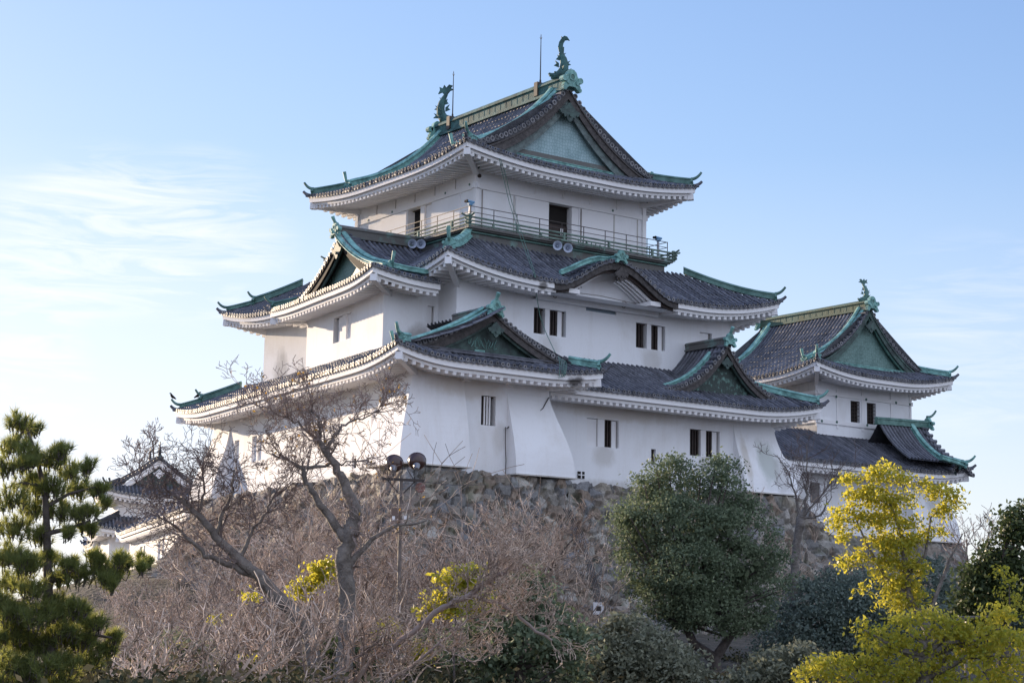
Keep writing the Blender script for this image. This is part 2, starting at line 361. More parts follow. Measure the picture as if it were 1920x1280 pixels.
def fill_side(S, T, E, Rf, pitch=.34, disc=m_ring, raf=.44, band=1.0, discr=.105):
    'tiles into T, plaster boards into E, rafters into Rf'
    n = max(2, int(round(S.L/pitch))); dp = S.L/n
    step = .36
    # pan sheet
    prev = None
    for i in range(n+1):
        q = min(max(i*dp, .001), S.L-.001); dm = S.dmax(q); prev2 = (q, dm)
        if prev is not None:
            (qa, da), (qb, db) = prev, prev2
            k = max(1, int(math.ceil(max(da, db)/step)))
            ra = []; rb = []
            for j in range(k):
                for e_, dz in ((0, .035), (1, -.005)):
                    ta = (j+e_)/k
                    ra.append(S.P(qa, da*ta, dz)); rb.append(S.P(qb, db*ta, dz))
            rm = [(a+b)/2-V((0, 0, .03)) for a, b in zip(ra, rb)]
            T.grid([ra, rm, rb], m_tile_d)
            # pan tile lip at the eave
            a, b, c = S.P(qa, -.02, .03), S.P(qb, -.02, .03), S.P((qa+qb)/2, -.04, -.02)
            T.add([a, c, b, b-V((0, 0, .10)), c-V((0, 0, .12)), a-V((0, 0, .10))], [(0, 1, 4, 5), (1, 2, 3, 4)], m_tile)
        prev = prev2
    # round tiles
    for i in range(n):
        jr = math.sin(i*12.9898+S.L*7.1)*43758.5; jr -= math.floor(jr)
        q = (i+.5)*dp+(jr-.5)*.03; dm = S.dmax(q)
        if dm < .12: continue
        k = max(1, int(math.ceil(dm/step)))
        rows = []
        for j in range(k):
            for e_, rr in ((0, .098), (1, .078)):
                d = dm*(j+e_)/k
                c = S.P(q, d, (jr-.5)*.02+.012*math.sin(j*2.3+i*5.7))
                jit = 1+.05*math.sin(i*7.3+j*3.1)
                rows.append([c+S.u*(math.cos(PI*h/4)*rr)+V((0, 0, math.sin(PI*h/4)*rr*1.25*jit+.01)) for h in range(5)])
        T.grid(rows, m_tile)
        c = S.P(q, -.035-(jr-.5)*.05, .03+(jr-.5)*.015)
        T.disc(c, -S.n, .06, 10, m_tile_d, discr, disc, .05)
    # sagging boards under the eave
    if S.noeave: return
    def band_(d0, d1, za, zb, mt):
        for (sa, sb) in (S.segs or [(0., 1.)]): band1(d0, d1, za, zb, mt, sa, sb)
    def band1(d0, d1, za, zb, mt, sa, sb):
        m = 28
        rows = [[], [], [], []]
        for i in range(m+1):
            t = sa+(sb-sa)*i/m
            for r, (d, z) in enumerate(((d0, za), (d0, zb), (d1, zb), (d1, za))):
                qs = max(S.k0, 0)*d; qe = S.L-max(S.k1, 0)*d
                q = qs+(qe-qs)*t
                zz = S.z0+S.f(.02)+S.l0*S.g(q-d*S.k0)+S.l1*S.g(S.L-q-d*S.k1)
                p = S.A+S.u*q+S.n*d; p.z = zz+z
                rows[r].append(p)
        E.grid(rows+[rows[0]], mt)
        for k_ in (0, m):
            E.add([r[k_] for r in rows], [(0, 1, 2, 3)], mt)
    b = band
    band_(.02, .5, -.10, .01, m_tile_d)
    band_(.07, .62, -.10-.30*b, -.10, m_trim)
    band_(.24, .8, -.13-.30*b-.15*b, -.10-.30*b-.015, m_trim)
    zr = -.13-.45*b
    # soffit and rafters
    def SZ(q, d):
        # soffit rises gently towards the wall and loses the corner lift
        l = S.l0*S.g(q-d*S.k0)+S.l1*S.g(S.L-q-d*S.k1)
        return S.z0+zr+.28*d/2.0*0.55+l*max(0, 1-d/(S.O*1.6))
    m = 24; rows = []
    for t_ in range(6):
        d = .26+(S.O+.15-.26)*t_/5
        row = []
        qs = max(S.k0, 0)*d; qe = S.L-max(S.k1, 0)*d
        for i in range(m+1):
            q = qs+(qe-qs)*i/m
            p = S.A+S.u*q+S.n*d; p.z = SZ(q, d)+.03
            row.append(p)
        rows.append(row)
    E.grid(rows, m_plaster)
    if raf:
        nr = int(S.L/raf)
        for i in range(nr+1):
            q = (i+.5)*S.L/(nr+1)
            dend = S.O+.1
            if S.k0 > 0: dend = min(dend, q/S.k0)
            if S.k1 > 0: dend = min(dend, (S.L-q)/S.k1)
            if dend < .5: continue
            if S.segs and not any(sa <= q/S.L <= sb for sa, sb in S.segs): continue
            a = S.A+S.u*q+S.n*.27; a.z = SZ(q, .27)-.07
            c = S.A+S.u*q+S.n*dend; c.z = SZ(q, dend)-.05
            Rf.bar(a, c, .19, .19, m_trim)

def hip_path(S, end, d0, d1, dz=0, n=14):
    out = []
    for i in range(n+1):
        d = d0+(d1-d0)*i/n
        q = d*S.k0 if end == 0 else S.L-d*S.k1
        out.append(S.P(q, d, dz))
    return out

def horn(mb, p, dirv, L, rise, r, mt, flare=1.0):
    dirv = V((dirv[0], dirv[1], 0)).normalized()
    pts = []
    for i in range(9):
        t = i/8
        pts.append(V(p)+dirv*L*(t*.92+.08*math.sin(t*PI/2))+V((0, 0, rise*(t**2.2))))
    mb.tube(pts, [r*1.15*(1-.35*(i/8))*(flare if i == 8 else 1) for i in range(9)], 8, mt)

def hip_ridge(S, end, mb, d1, two=True, mt=None, mb_t=None, w=.34, h=.42, break_at=None):
    mt = mt or m_copper
    corner = S.P(0 if end == 0 else S.L, 0)
    outv = hip_path(S, end, 0, 1, n=1); outv = (outv[0]-outv[1]); outv.z = 0; outv.normalize()
    if two:
        b = break_at or min(d1*.42, 2.0)
        # lower run with its curled tip
        pth = hip_path(S, end, .25, b+.3, .04)
        sweep(mb, pth, ridge_prof(w*.85, h*.72), mt)
        horn(mb, pth[0]+V((0, 0, h*.55)), outv, .6, .34, .085, mt)
        pth2 = hip_path(S, end, b, d1, .04)
        sweep(mb, pth2, ridge_prof(w, h*1.15), mt)
        oni(mb, pth2[0]+outv*.05+V((0, 0, .16)), outv, .42, mt)
        horn(mb, pth2[0]+V((0, 0, h*1.0)), outv, .5, .36, .085, mt)
    else:
        pth = hip_path(S, end, .25, d1, .04)
        sweep(mb, pth, ridge_prof(w, h), mt)
        oni(mb, pth[0]+outv*.05+V((0, 0, .12)), outv, .36, mt)
        horn(mb, pth[0]+V((0, 0, h*.85)), outv, .62, .40, .095, mt)
    # dark corner tile curling up under the ridge
    if mb_t is not None:
        horn(mb_t, corner+V((0, 0, .02))-outv*.25, outv, .55, .26, .11, m_tile)
        mb_t.tube([corner-outv*.1+V((0, 0, .0)), corner+outv*.12+V((0, 0, .06))], .12, 8, m_tile)

def corner_beam(S, end, E):
    'big plastered hip rafter with a blunt nose'
    k = S.k0 if end == 0 else S.k1
    o0 = (S.A+S.u*(k*.28)+S.n*.28) if end == 0 else (S.B-S.u*(k*.28)+S.n*.28)
    dd = S.O+.1
    o1 = (S.A+S.u*(k*dd)+S.n*dd) if end == 0 else (S.B-S.u*(k*dd)+S.n*dd)
    zc = S.Z(0 if end == 0 else S.L, 0)
    a = V((o0.x, o0.y, zc-.66)); b = V((o1.x, o1.y, S.z0-.55))
    E.bar(a, b, .26, .30, m_trim)
    d = (a-b); d.z = 0; d.normalize()
    E.bar(a-d*.15+V((0, 0, .0)), a+d*.20+V((0, 0, .03)), .34, .38, m_trim)

def oni(mb, p, dirv, s, mt):
    'ridge-end plate: disc, shoulders and feet, facing dirv'
    d = V((dirv[0], dirv[1], 0)).normalized(); x = V((-d.y, d.x, 0)); z = V((0, 0, 1)); p = V(p)
    prof = [(-.55, -.62), (-.68, -.28), (-.52, -.05), (-.60, .18), (-.42, .36), (-.32, .62), (-.12, .78), (.12, .78), (.32, .62), (.42, .36), (.60, .18), (.52, -.05), (.68, -.28), (.55, -.62), (.25, -.35), (-.25, -.35)]
    mb.prism([p+x*a*s+z*b*s-d*.16*s for a, b in prof], d*.32*s, mt)
    mb.disc(p+z*.30*s+d*.18*s, d, .17*s, 14, m_copper_d, .27*s, mt, .06*s)
    for sx in (-1, 1):
        mb.tube([p+x*sx*.62*s+z*.12*s-d*.16*s, p+x*sx*.62*s+z*.12*s+d*.24*s], .2*s, 10, mt)
        mb.tube([p+x*sx*.36*s-z*.08*s-d*.1*s, p+x*sx*.36*s-z*.08*s+d*.26*s], .13*s, 10, mt)
        mb.tube([p+x*sx*.60*s-z*.5*s-d*.1*s, p+x*sx*.60*s-z*.5*s+d*.2*s], .15*s, 8, mt)

def verge(S, end, mb, q, d0, d1, outv, disc=m_ring, L=.62, r=.125):
    'row of short round tiles lying across the verge, ends outwards'
    n = int((d1-d0)*1.12/.33)
    for i in range(n+1):
        d = d0+(d1-d0)*i/n
        c = S.P(q, d, .10)
        mb.tube([c-outv*L, c+outv*.02], r, 8, m_tile)
        mb.disc(c+outv*.03, outv, r*.56, 10, m_tile_d, r*1.05, disc, .04)
    rows = [[], [], []]
    for i in range(n+1):
        d = d0+(d1-d0)*i/n
        c = S.P(q, d, .03)
        rows[0].append(c-outv*L); rows[1].append(c+outv*.02); rows[2].append(c+outv*.02-V((0, 0, .16)))
    mb.grid(rows, m_tile_d)

def gable_face(B_, Pn, zfun, c, ax, outv, W, zb, mt_panel, mt_board, mt_board2=None, dep=.45, bh=.48, bh2=1.35, shrink=.8):
    '''bargeboards into B_, panel into Pn. c: point on the gable line (verge plane), ax: unit along the facade,
    outv: outward unit; zfun(x) height of the roof skin at x from the centre; zb base height'''
    mt_board2 = mt_board2 or mt_board
    n = 22; z3 = V((0, 0, 1))
    def pt(x, z, o): p = c+ax*x+outv*o; return V((p.x, p.y, z))
    xs = [-W+2*W*i/n for i in range(n+1)]
    # soffit board under the verge and two bargeboards, one behind the other
    def board(top, bot, o0, o1, mt, k=1.0):
        rows = [[], [], [], []]
        for x in xs:
            zt = zfun(x)-top; zl = zfun(x)-bot
            x_ = x*k
            rows[0].append(pt(x_, zt, o0)); rows[1].append(pt(x_, zt, o1)); rows[2].append(pt(x_, zl, o1)); rows[3].append(pt(x_, zl, o0))
        B_.grid(rows+[rows[0]], mt)
    board(.02, .14, -1.0, .04, m_dark if mt_board is m_dark else mt_board)
    board(.12, .12+bh, -.10, -.02, mt_board)
    board(.12+bh*.82, .12+bh*bh2, -.26, -.16, mt_board2)
    # panel
    Pn.strip([pt(x*.97, zb-.3, -dep) for x in xs], [pt(x*.97, max(zfun(x)-.2, zb), -dep) for x in xs], mt_panel)

def gegyo(mb, c, ax, outv, s, mt):
    'scalloped pendant under the gable peak'
    pr = [(-1.5, .95), (-1.15, .45), (-.9, .55), (-.72, .15), (-.5, .28), (-.34, -.1), (-.12, -.3), (.12, -.3), (.34, -.1), (.5, .28), (.72, .15), (.9, .55), (1.15, .45), (1.5, .95), (.9, 1.15), (0, 2.0), (-.9, 1.15)]
    mb.prism([c+ax*a*s+V((0, 0, b*s)) for a, b in pr], outv*.12, mt)
    mb.tube([c+V((0, 0, .45*s)), c+V((0, 0, .45*s))+outv*.2], .18*s, 8, mt)

# ------------------------------------------------------------------ walls with openings
def wall(mb, P0, P1, z0, z1, holes, mt, rev=.38, mt_rev=None):
    'outer skin from P0 to P1 (outside is to the right) with holes (s0,s1,za,zb)'
    P0 = V((P0[0], P0[1], 0)); P1 = V((P1[0], P1[1], 0)); L = (P1-P0).length; u = (P1-P0)/L; inn = V((-u.y, u.x, 0))
    ss = sorted({0, L, *[h[0] for h in holes], *[h[1] for h in holes]}); zs = sorted({z0, z1, *[h[2] for h in holes], *[h[3] for h in holes]})
    def pt(s, z, o=0): p = P0+u*s+inn*o; return V((p.x, p.y, z))
    for i in range(len(ss)-1):
        for j in range(len(zs)-1):
            a, b, c, d = ss[i], ss[i+1], zs[j], zs[j+1]
            if any(h[0] <= a+1e-6 and h[1] >= b-1e-6 and h[2] <= c+1e-6 and h[3] >= d-1e-6 for h in holes): continue
            mb.add([pt(a, c), pt(b, c), pt(b, d), pt(a, d)], [(0, 1, 2, 3)], mt)
    for h in holes:
        a, b, c, d = h[:4]; r = rev; mr_ = mt_rev or mt
        mb.add([pt(a, c), pt(a, c, r), pt(a, d, r), pt(a, d)], [(0, 1, 2, 3)], mr_)
        mb.add([pt(b, c), pt(b, c, r), pt(b, d, r), pt(b, d)], [(0, 1, 2, 3)], mr_)
        mb.add([pt(a, c), pt(b, c), pt(b, c, r), pt(a, c, r)], [(0, 1, 2, 3)], mr_)
        mb.add([pt(a, d), pt(b, d), pt(b, d, r), pt(a, d, r)], [(0, 1, 2, 3)], mr_)
    return pt

def window(parent, pt, h, spec, name='window', label=None, rev=.38):
    '''spec: list of (fraction from, fraction to, kind) kinds: dark (barred opening), shut (white shutter), post'''
    a, b, c, d = h[:4]; W = b-a
    w_ = MB()
    w_.add([pt(a, c, rev), pt(b, c, rev), pt(b, d, rev), pt(a, d, rev)], [(0, 1, 2, 3)], m_dark)
    # thin timber frame round the back of the reveal
    def slab(mb, x0, x1, z0_, z1_, o0, o1, mt):
        vs = [pt(x, z, o) for o in (o0, o1) for z in (z0_, z1_) for x in (x0, x1)]
        mb.add(vs, [(0, 1, 3, 2), (4, 6, 7, 5), (0, 4, 5, 1), (2, 3, 7, 6), (0, 2, 6, 4), (1, 5, 7, 3)], mt)
    for (x0, x1, z0_, z1_) in ((a+.003, b-.003, c+.003, c+.05), (a+.003, b-.003, d-.05, d-.003)):
        slab(w_, x0, x1, z0_, z1_, rev-.16, rev-.006, m_wood)
    win = w_.build(name, parent)
    if label: win['label'] = label
    for (f0_, f1_, kind) in spec:
        x0, x1 = a+W*f0_, a+W*f1_
        if kind == 'post':
            p = MB(); slab(p, x0, x1, c+.004, d-.004, .035, rev-.01, m_trim); p.build('window_post', win)
        elif kind == 'shut':
            p = MB(); slab(p, x0, x1, c+.02, d-.02, .15, .20, m_trim); slab(p, x1-.02, x1+.01, c+.02, d-.02, .14, .21, m_seam); p.build('shutter', win)
        elif kind == 'dark':
            nb = max(2, int((x1-x0)/.17))
            for i in range(nb):
                xc = x0+(x1-x0)*(i+.5)/nb
                p = MB(); slab(p, xc-.035, xc+.035, c+.03, d-.03, .12, .19, m_wood); p.build('window_bar', win)
        elif kind == 'pale':
            nb = 3
            for i in range(nb):
                xc = x0+(x1-x0)*(i+.5)/nb
                p = MB(); slab(p, xc-.04, xc+.04, c+.03, d-.03, .08, .17, m_trim); p.build('window_bar', win)
    return win

def flare(parent, C, u1, w1, u2, w2, O1, O2, z0, z1, mt, ex=1.15, lip=True):
    '''stone-drop skirt round a corner C. u1: unit from the corner along wall one (w1 wide), its outward offset is O1*n1;
    u2, w2, O2 likewise for wall two'''
    C = V((C[0], C[1], 0)); u1 = V(u1); u2 = V(u2)
    n1 = V((-u1.y, u1.x, 0)); n1 = n1 if n1.dot(u2) < 0 else -n1
    n2 = V((-u2.y, u2.x, 0)); n2 = n2 if n2.dot(u1) < 0 else -n2
    mb = MB(); rows = []; m = 16
    for i in range(m+1):
        t = i/m; z = z0+(z1-z0)*t
        k = math.sin(PI/2*((1-t)**ex))
        o1 = O1*k+.012; o2 = O2*k+.012
        A = C+u1*w1; B = C+u2*w2
        pts = [A-n1*.05, A+n1*o1, C+n1*o1+n2*o2, B+n2*o2, B-n2*.05]
        rows.append([V((p.x, p.y, z)) for p in pts])
    mb.grid(rows, mt)
    r = rows[0]
    mb.add(r, [(0, 1, 2, 3, 4)], m_trim)
    if lip:
        e = .10
        A = C+u1*w1; B = C+u2*w2
        pl = [A-n1*.3+u1*.06, A+n1*(O1+e)+u1*.06, C+n1*(O1+e)+n2*(O2+e), B+n2*(O2+e)+u2*.06, B-n2*.3+u2*.06, C-n1*.3-n2*.3]
        mb.prism([V((p.x, p.y, z0-.075)) for p in pl], V((0, 0, .07)), m_plaster_g)
    return mb.build('stone_drop_chute', parent)
# ------------------------------------------------------------------ the keep
keep = empty('castle_keep', (46.0, 71.2, 7.3), 'large three-storey white plastered castle keep with dark tiled roofs and green copper ridges', 'castle')
ZB = 7.45
# plan corners
A0 = (46.16, 71.38); FARL = (49.9, 99.4)
skn = V((FARL[0]-A0[0], FARL[1]-A0[1], 0)); skL = skn.length; sk = skn/skL     # near -> far along the skewed left wall
skout = V((-sk.y, sk.x, 0))
if skout.x > 0: skout = -skout

# lower storey --------------------------------------------------------
lw = MB()
# left wall: travelled far -> near, outside on the right
def Ls(s_near): return skL-s_near
HL = [(Ls(4.75), Ls(2.95), 9.45, 10.87), (Ls(21.6), Ls(20.0), 9.40, 10.88), (Ls(24.55), Ls(23.75), 9.40, 10.88), (Ls(10.55), Ls(10.2), 8.6, 9.4), (Ls(15.9), Ls(15.6), 8.5, 9.3), (Ls(7.0), Ls(6.45), 8.0, 8.5), (Ls(12.3), Ls(11.6), 9.5, 10.85)]
HL = [HL[0], HL[1], HL[2], HL[3], HL[4], HL[5]]
ptL = wall(lw, FARL, A0, ZB-.6, 12.6, HL, m_plaster)
HB = [(ony(902, 780, 71.38).x-A0[0], ony(929, 784, 71.38).x-A0[0], 9.93, 11.38)]
ptB = wall(lw, A0, (54.32, 71.38), ZB-.2, 12.6, HB, m_plaster)
lw.add([V((54.32, 71.38, ZB-.2)), V((54.32, 73.5, ZB-.2)), V((54.32, 73.5, 12.6)), V((54.32, 71.38, 12.6))], [(0, 1, 2, 3)], m_plaster)
YM = 73.38
def xm(px, py): return ony(px, py, YM).x-54.32
HM = [(xm(1100.6, 782), xm(1160.6, 790), 9.68, 11.14), (xm(1293.5, 803), xm(1349.5, 810), 9.68, 11.14), (xm(1221, 832), xm(1229.5, 833), 9.0, 9.82)]
ptM = wall(lw, (54.32, YM), (71.9, YM), ZB-.2, 12.4, HM, m_plaster)
RB = (71.9, 98.5)
ptR = wall(lw, (71.9, YM), RB, ZB-.2, 12.4, [], m_plaster)
wall(lw, RB, FARL, ZB-.2, 12.4, [], m_plaster)
lowwall = lw.build('lower_wall', keep)
window(keep, ptL, HL[0], [(0, .45, 'shut'), (.45, .58, 'post'), (.62, .98, 'dark')])
window(keep, ptL, HL[1], [(0, .40, 'shut'), (.42, .55, 'post'), (.60, 1, 'shut')])
window(keep, ptL, HL[2], [(.1, 1, 'shut')])
for h in HL[3:]: window(keep, ptL, h, [(0, 1, 'dark')], name='loophole')
window(keep, ptB, HB[0], [(.12, .78, 'dark'), (.2, .75, 'pale')])
window(keep, ptM, HM[0], [(0, .36, 'shut'), (.36, .56, 'post'), (.56, .82, 'dark'), (.82, .97, 'shut')])
window(keep, ptM, HM[1], [(.02, .36, 'dark'), (.38, .55, 'post'), (.55, .80, 'dark'), (.80, .96, 'shut')])
window(keep, ptM, HM[2], [(0, 1, 'dark')], name='loophole')
# small four-light vent by the skirt
vn = MB(); c = ony(1089.5, 890, YM-.03)
vn.box(c, V((.22, 0, 0)), V((0, .02, 0)), V((0, 0, .18)), m_dark)
vent = vn.build('vent', keep)
vb = MB(); vb.box(c-V((0, .03, 0)), V((.03, 0, 0)), V((0, .01, 0)), V((0, 0, .178)), m_trim); vb.box(c-V((0, .034, 0)), V((.218, 0, 0)), V((0, .01, 0)), V((0, 0, .025)), m_trim)
vb.build('vent_bar', vent)
# skirts for dropping stones
flare(keep, A0, sk, 3.0, (1, 0, 0), 2.9, 1.0, .70, 7.75, 12.1, m_plaster, 1.1)
flare(keep, (54.32, 71.38), (-1, 0, 0), 2.6, (0, 1, 0), 2.0, .85, 1.05, 7.62, 11.6, m_plaster, 1.25)
flare(keep, FARL, -sk, 2.9, (1, 0, 0), 3.0, 1.0, .95, 7.5, 12.1, m_plaster, 1.7)
flare(keep, (71.9, YM), (-1, 0, 0), 3.1, (0, 1, 0), 2.5, .95, 1.0, 7.9, 11.7, m_plaster, 1.6)
# small plaster blocks under the eaves
for px, py in ((1068, 741), (1136, 748), (1202, 754), (1264, 761), (1326, 767), (1383, 773)):
    q = ony(px, py, YM); bk = MB(); bk.box(V((q.x, YM-.10, 12.02)), V((.22, 0, 0)), V((0, .12, 0)), V((0, 0, .16)), m_trim); bk.build('bracket_block', keep)
for px, py in ((872, 707), (955, 713)):
    q = ony(px, py, 71.38); bk = MB(); bk.box(V((q.x, 71.28, 12.12)), V((.24, 0, 0)), V((0, .12, 0)), V((0, 0, .16)), m_trim); bk.build('bracket_block', keep)
for s_ in (3.1, 9, 14, 18, 23.2):
    q = V((A0[0], A0[1], 0))+sk*s_+skout*.1; bk = MB(); bk.box(V((q.x, q.y, 12.1)), sk*.22, skout*.12, V((0, 0, .17)), m_trim); bk.build('bracket_block', keep)

# lower roof ----------------------------------------------------------
fl = lambda d: .46*d+.008*d*d if d > 0 else .46*d
T, E, Rf, C_ = MB(), MB(), MB(), MB()
LN = (43.95, 69.4); LFf = (48.15, 101.4)
# left eave far->near ; D: rises to the gable ridge near the corner, to the upper walls beyond
def cot_half(a, b, c):
    v1 = (V(a)-V(b)).normalized(); v2 = (V(c)-V(b)).normalized(); an = v1.angle(v2); return 1/math.tan(an/2)
kN = cot_half((LFf[0], LFf[1], 0), (LN[0], LN[1], 0), (56.3, 69.4, 0)); kF = cot_half((LN[0], LN[1], 0), (LFf[0], LFf[1], 0), (75, 101.4, 0))
Lsk = math.hypot(LFf[0]-LN[0], LFf[1]-LN[1])
fy = lambda d: .33*d+.003*d**3 if d > 0 else .33*d
usk = (V((LN[0], LN[1], 0))-V((LFf[0], LFf[1], 0))).normalized(); SPL = V((LFf[0], LFf[1], 0))+usk*(Lsk-7.4)
SL = Side(LFf, (SPL.x, SPL.y), 12.65, fl, 3.6, k0=kF, k1=0, l0=.45, l1=0, Lc=5.5)
fill_side(SL, T, E, Rf, disc=m_ringw)
SLn = Side((SPL.x, SPL.y), LN, 12.65, fy, 6.2, k0=0, k1=kN, sv1=1.1, l0=0, l1=.5, Lc=5.5)
fill_side(SLn, T, E, Rf, disc=m_ringw)
T.strip([SL.P(SL.L, d, .03) for d in (0, 1, 2, 3, 3.6)], [SLn.P(0, d, -.02) for d in (0, 1, 2, 3, 3.6)], m_tile_d)
SB = Side(LN, (56.3, 69.4), 12.65, fy, 1.5, k0=kN, k1=1, l0=.5, l1=.35, Lc=3.6)
fill_side(SB, T, E, Rf, raf=.46)
SBR = Side((56.3, 69.4), (56.3, 76.4), 12.65, fy, 6.2, k0=1, k1=0, sv0=1.1, l0=.35, l1=0, Lc=3.6)
fill_side(SBR, T, E, Rf)
SM = Side((54.6, 71.4), (73.9, 71.4), 12.38, fl, 4.7, k0=0, k1=1, l0=0, l1=.62, Lc=5.5)
fill_side(SM, T, E, Rf, raf=.42)
SR = Side((73.9, 71.4), (73.9, 100.5), 12.38, fl, 3.0, k0=1, k1=1, l0=.62, l1=.5, Lc=5.5)
fill_side(SR, T, E, Rf)
SBK = Side((73.9, 101.4), LFf, 12.65, fl, 3.0, k0=1, k1=kF, l0=.5, l1=.45, Lc=5.5)
fill_side(SBK, T, E, Rf)
lowroof = T.build('lower_roof', keep)
for s_, e_ in ((SL, 0), (SLn, 1), (SB, 1), (SM, 1)): corner_beam(s_, e_, E)
E.build('eave_boards', lowroof); Rf.build('rafters', lowroof)
def ridge_part(fn, parent, name='hip_ridge', **k):
    m_ = MB(); fn(m_); return m_.build(name, parent)
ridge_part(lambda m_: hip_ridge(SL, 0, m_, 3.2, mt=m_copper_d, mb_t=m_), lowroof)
ridge_part(lambda m_: hip_ridge(SM, 1, m_, 4.0, two=False, mb_t=m_), lowroof)
ridge_part(lambda m_: hip_ridge(SR, 1, m_, 3.0, mb_t=m_), lowroof)
# front gable over the bay
xc = 50.15; W = 6.0
def gz(x): return 12.65+fy(6.17-abs(x))
vq = 1.1
m_ = MB()
SVl = Side((43.97, 90), (43.97, 70.5), 12.65, fy, 6.2, k0=0, k1=0, l0=0, l1=0)
verge(SVl, 1, m_, 19.5, 1.9, 6.05, V((0, -1, 0)))
SVr = Side((56.33, 70.5), (56.33, 90), 12.65, fy, 6.2, k0=0, k1=0, l0=0, l1=0)
verge(SVr, 0, m_, 0, 1.9, 6.05, V((0, -1, 0)))
# skin between verge and the ridge just inside
m_.build('verge_tiles', lowroof)
b_, p_ = MB(), MB()
gable_face(b_, p_, gz, V((xc, 70.5, 0)), V((1, 0, 0)), V((0, -1, 0)), 4.6, 13.12, m_gable_d, m_board, m_gable_d, bh=.36)
gegyo(b_, V((xc, 70.36, 14.2)), V((1, 0, 0)), V((0, -1, 0)), .34, m_gable_d)
b_.build('bargeboard', lowroof)
pn = p_.build('gable_panel', lowroof)
sc_ = MB()
for i in range(9):
    x0 = xc-1.1+i*.19; pts = [V((x0+.09*math.sin(t*1.9+i), 70.9, 13.75+.22*math.sin(t*1.3+i*2)+.05*t)) for t in range(4)]
    sc_.tube(pts, .016, 4, m_copper)
sc_.box(V((xc-.5, 70.9, 13.46)), V((.3, 0, 0)), V((0, .02, 0)), V((0, 0, .05)), m_copper)
sc_.build('scroll_carving', pn)
sw = MB(); sweep(sw, [V((xc-4.3, 70.62, 13.16)), V((xc+4.3, 70.62, 13.16))], ridge_prof(.22, .2), m_tile); sw.build('gable_base_ridge', lowroof)
def main_ridge(parent, a, b, w, h, mt, oni_s, ends=(1, 0), horns=True, name='main_ridge'):
    m_ = MB(); a = V(a); b = V(b)
    sweep(m_, [a, (a+b)/2, b], ridge_prof(w, h), mt)
    d = (a-b); d.z = 0; d.normalize()
    if h > .7:   # courses of copper plates along the ridge
        for k in range(int((a-b).length/.55)):
            q = b+(a-b)*((k+.5)/int((a-b).length/.55)); lat = V((d.y, -d.x, 0))
            for sgn in (-1, 1): m_.box(q+lat*sgn*w*.405+V((0, 0, h*.43)), d*.012, lat*.006, V((0, 0, h*.2)), mt)
    r = m_.build(name, parent)
    for k, (p, s_) in enumerate(((a, 1), (b, -1))):
        if ends[k]:
            o_ = MB(); oni(o_, p+d*s_*.12+V((0, 0, h*.45)), d*s_, oni_s, m_tile_d if mt is m_tile_d else m_copper)
            if horns:
                top = p+d*s_*.1+V((0, 0, h*.45+oni_s*.62))
                o_.tube([top-d*s_*.2-V((0, 0, .1)), top+d*s_*.10+V((0, 0, .12)), top+d*s_*.26+V((0, 0, .40))], [.07, .085, .11], 10, m_copper)
            o_.build('ridge_end_ornament', r)
    return r
main_ridge(lowroof, (xc, 70.45, 15.30), (xc, 73.9, 15.28), .32, .46, m_oldcop, .62)
# descending ridges of the front gable
def fall_ridge(parent, S, q, d_top, d_low, w=.36, h=.40, mt=None, low_ornament=True, double=True, side=1, curl=True):
    mt = mt or m_copper
    m_ = MB()
    for off, hh in (((0, h), (.36*side, h*.55)) if double else ((0, h),)):
        pth = [S.P(q+off, d_low+(d_top-d_low)*i/14, .06) for i in range(15)]
        sweep(m_, pth, ridge_prof(w, hh), mt)
    p = S.P(q, d_low, .06); dn = -S.n
    if low_ornament:
        oni(m_, p+dn*.05+V((0, 0, .12)), dn, .40, mt)
        m_.tube([p+V((0, 0, h*.7)), p+dn*.2+V((0, 0, h*.9)), p+dn*.36+V((0, 0, h*1.0+.45))], [.06, .075, .09], 8, mt)
    return m_.build('descending_ridge', parent)
fall_ridge(lowroof, SVl, 18.75, 6.0, 1.15, side=1)
fall_ridge(lowroof, SVr, .75, 6.0, 1.3, side=-1, low_ornament=False)
ridge_part(lambda m_: hip_ridge(SLn, 1, m_, 1.2, two=False, mb_t=m_), lowroof)
ridge_part(lambda m_: hip_ridge(SB, 1, m_, 1.3, two=False, mb_t=m_), lowroof)

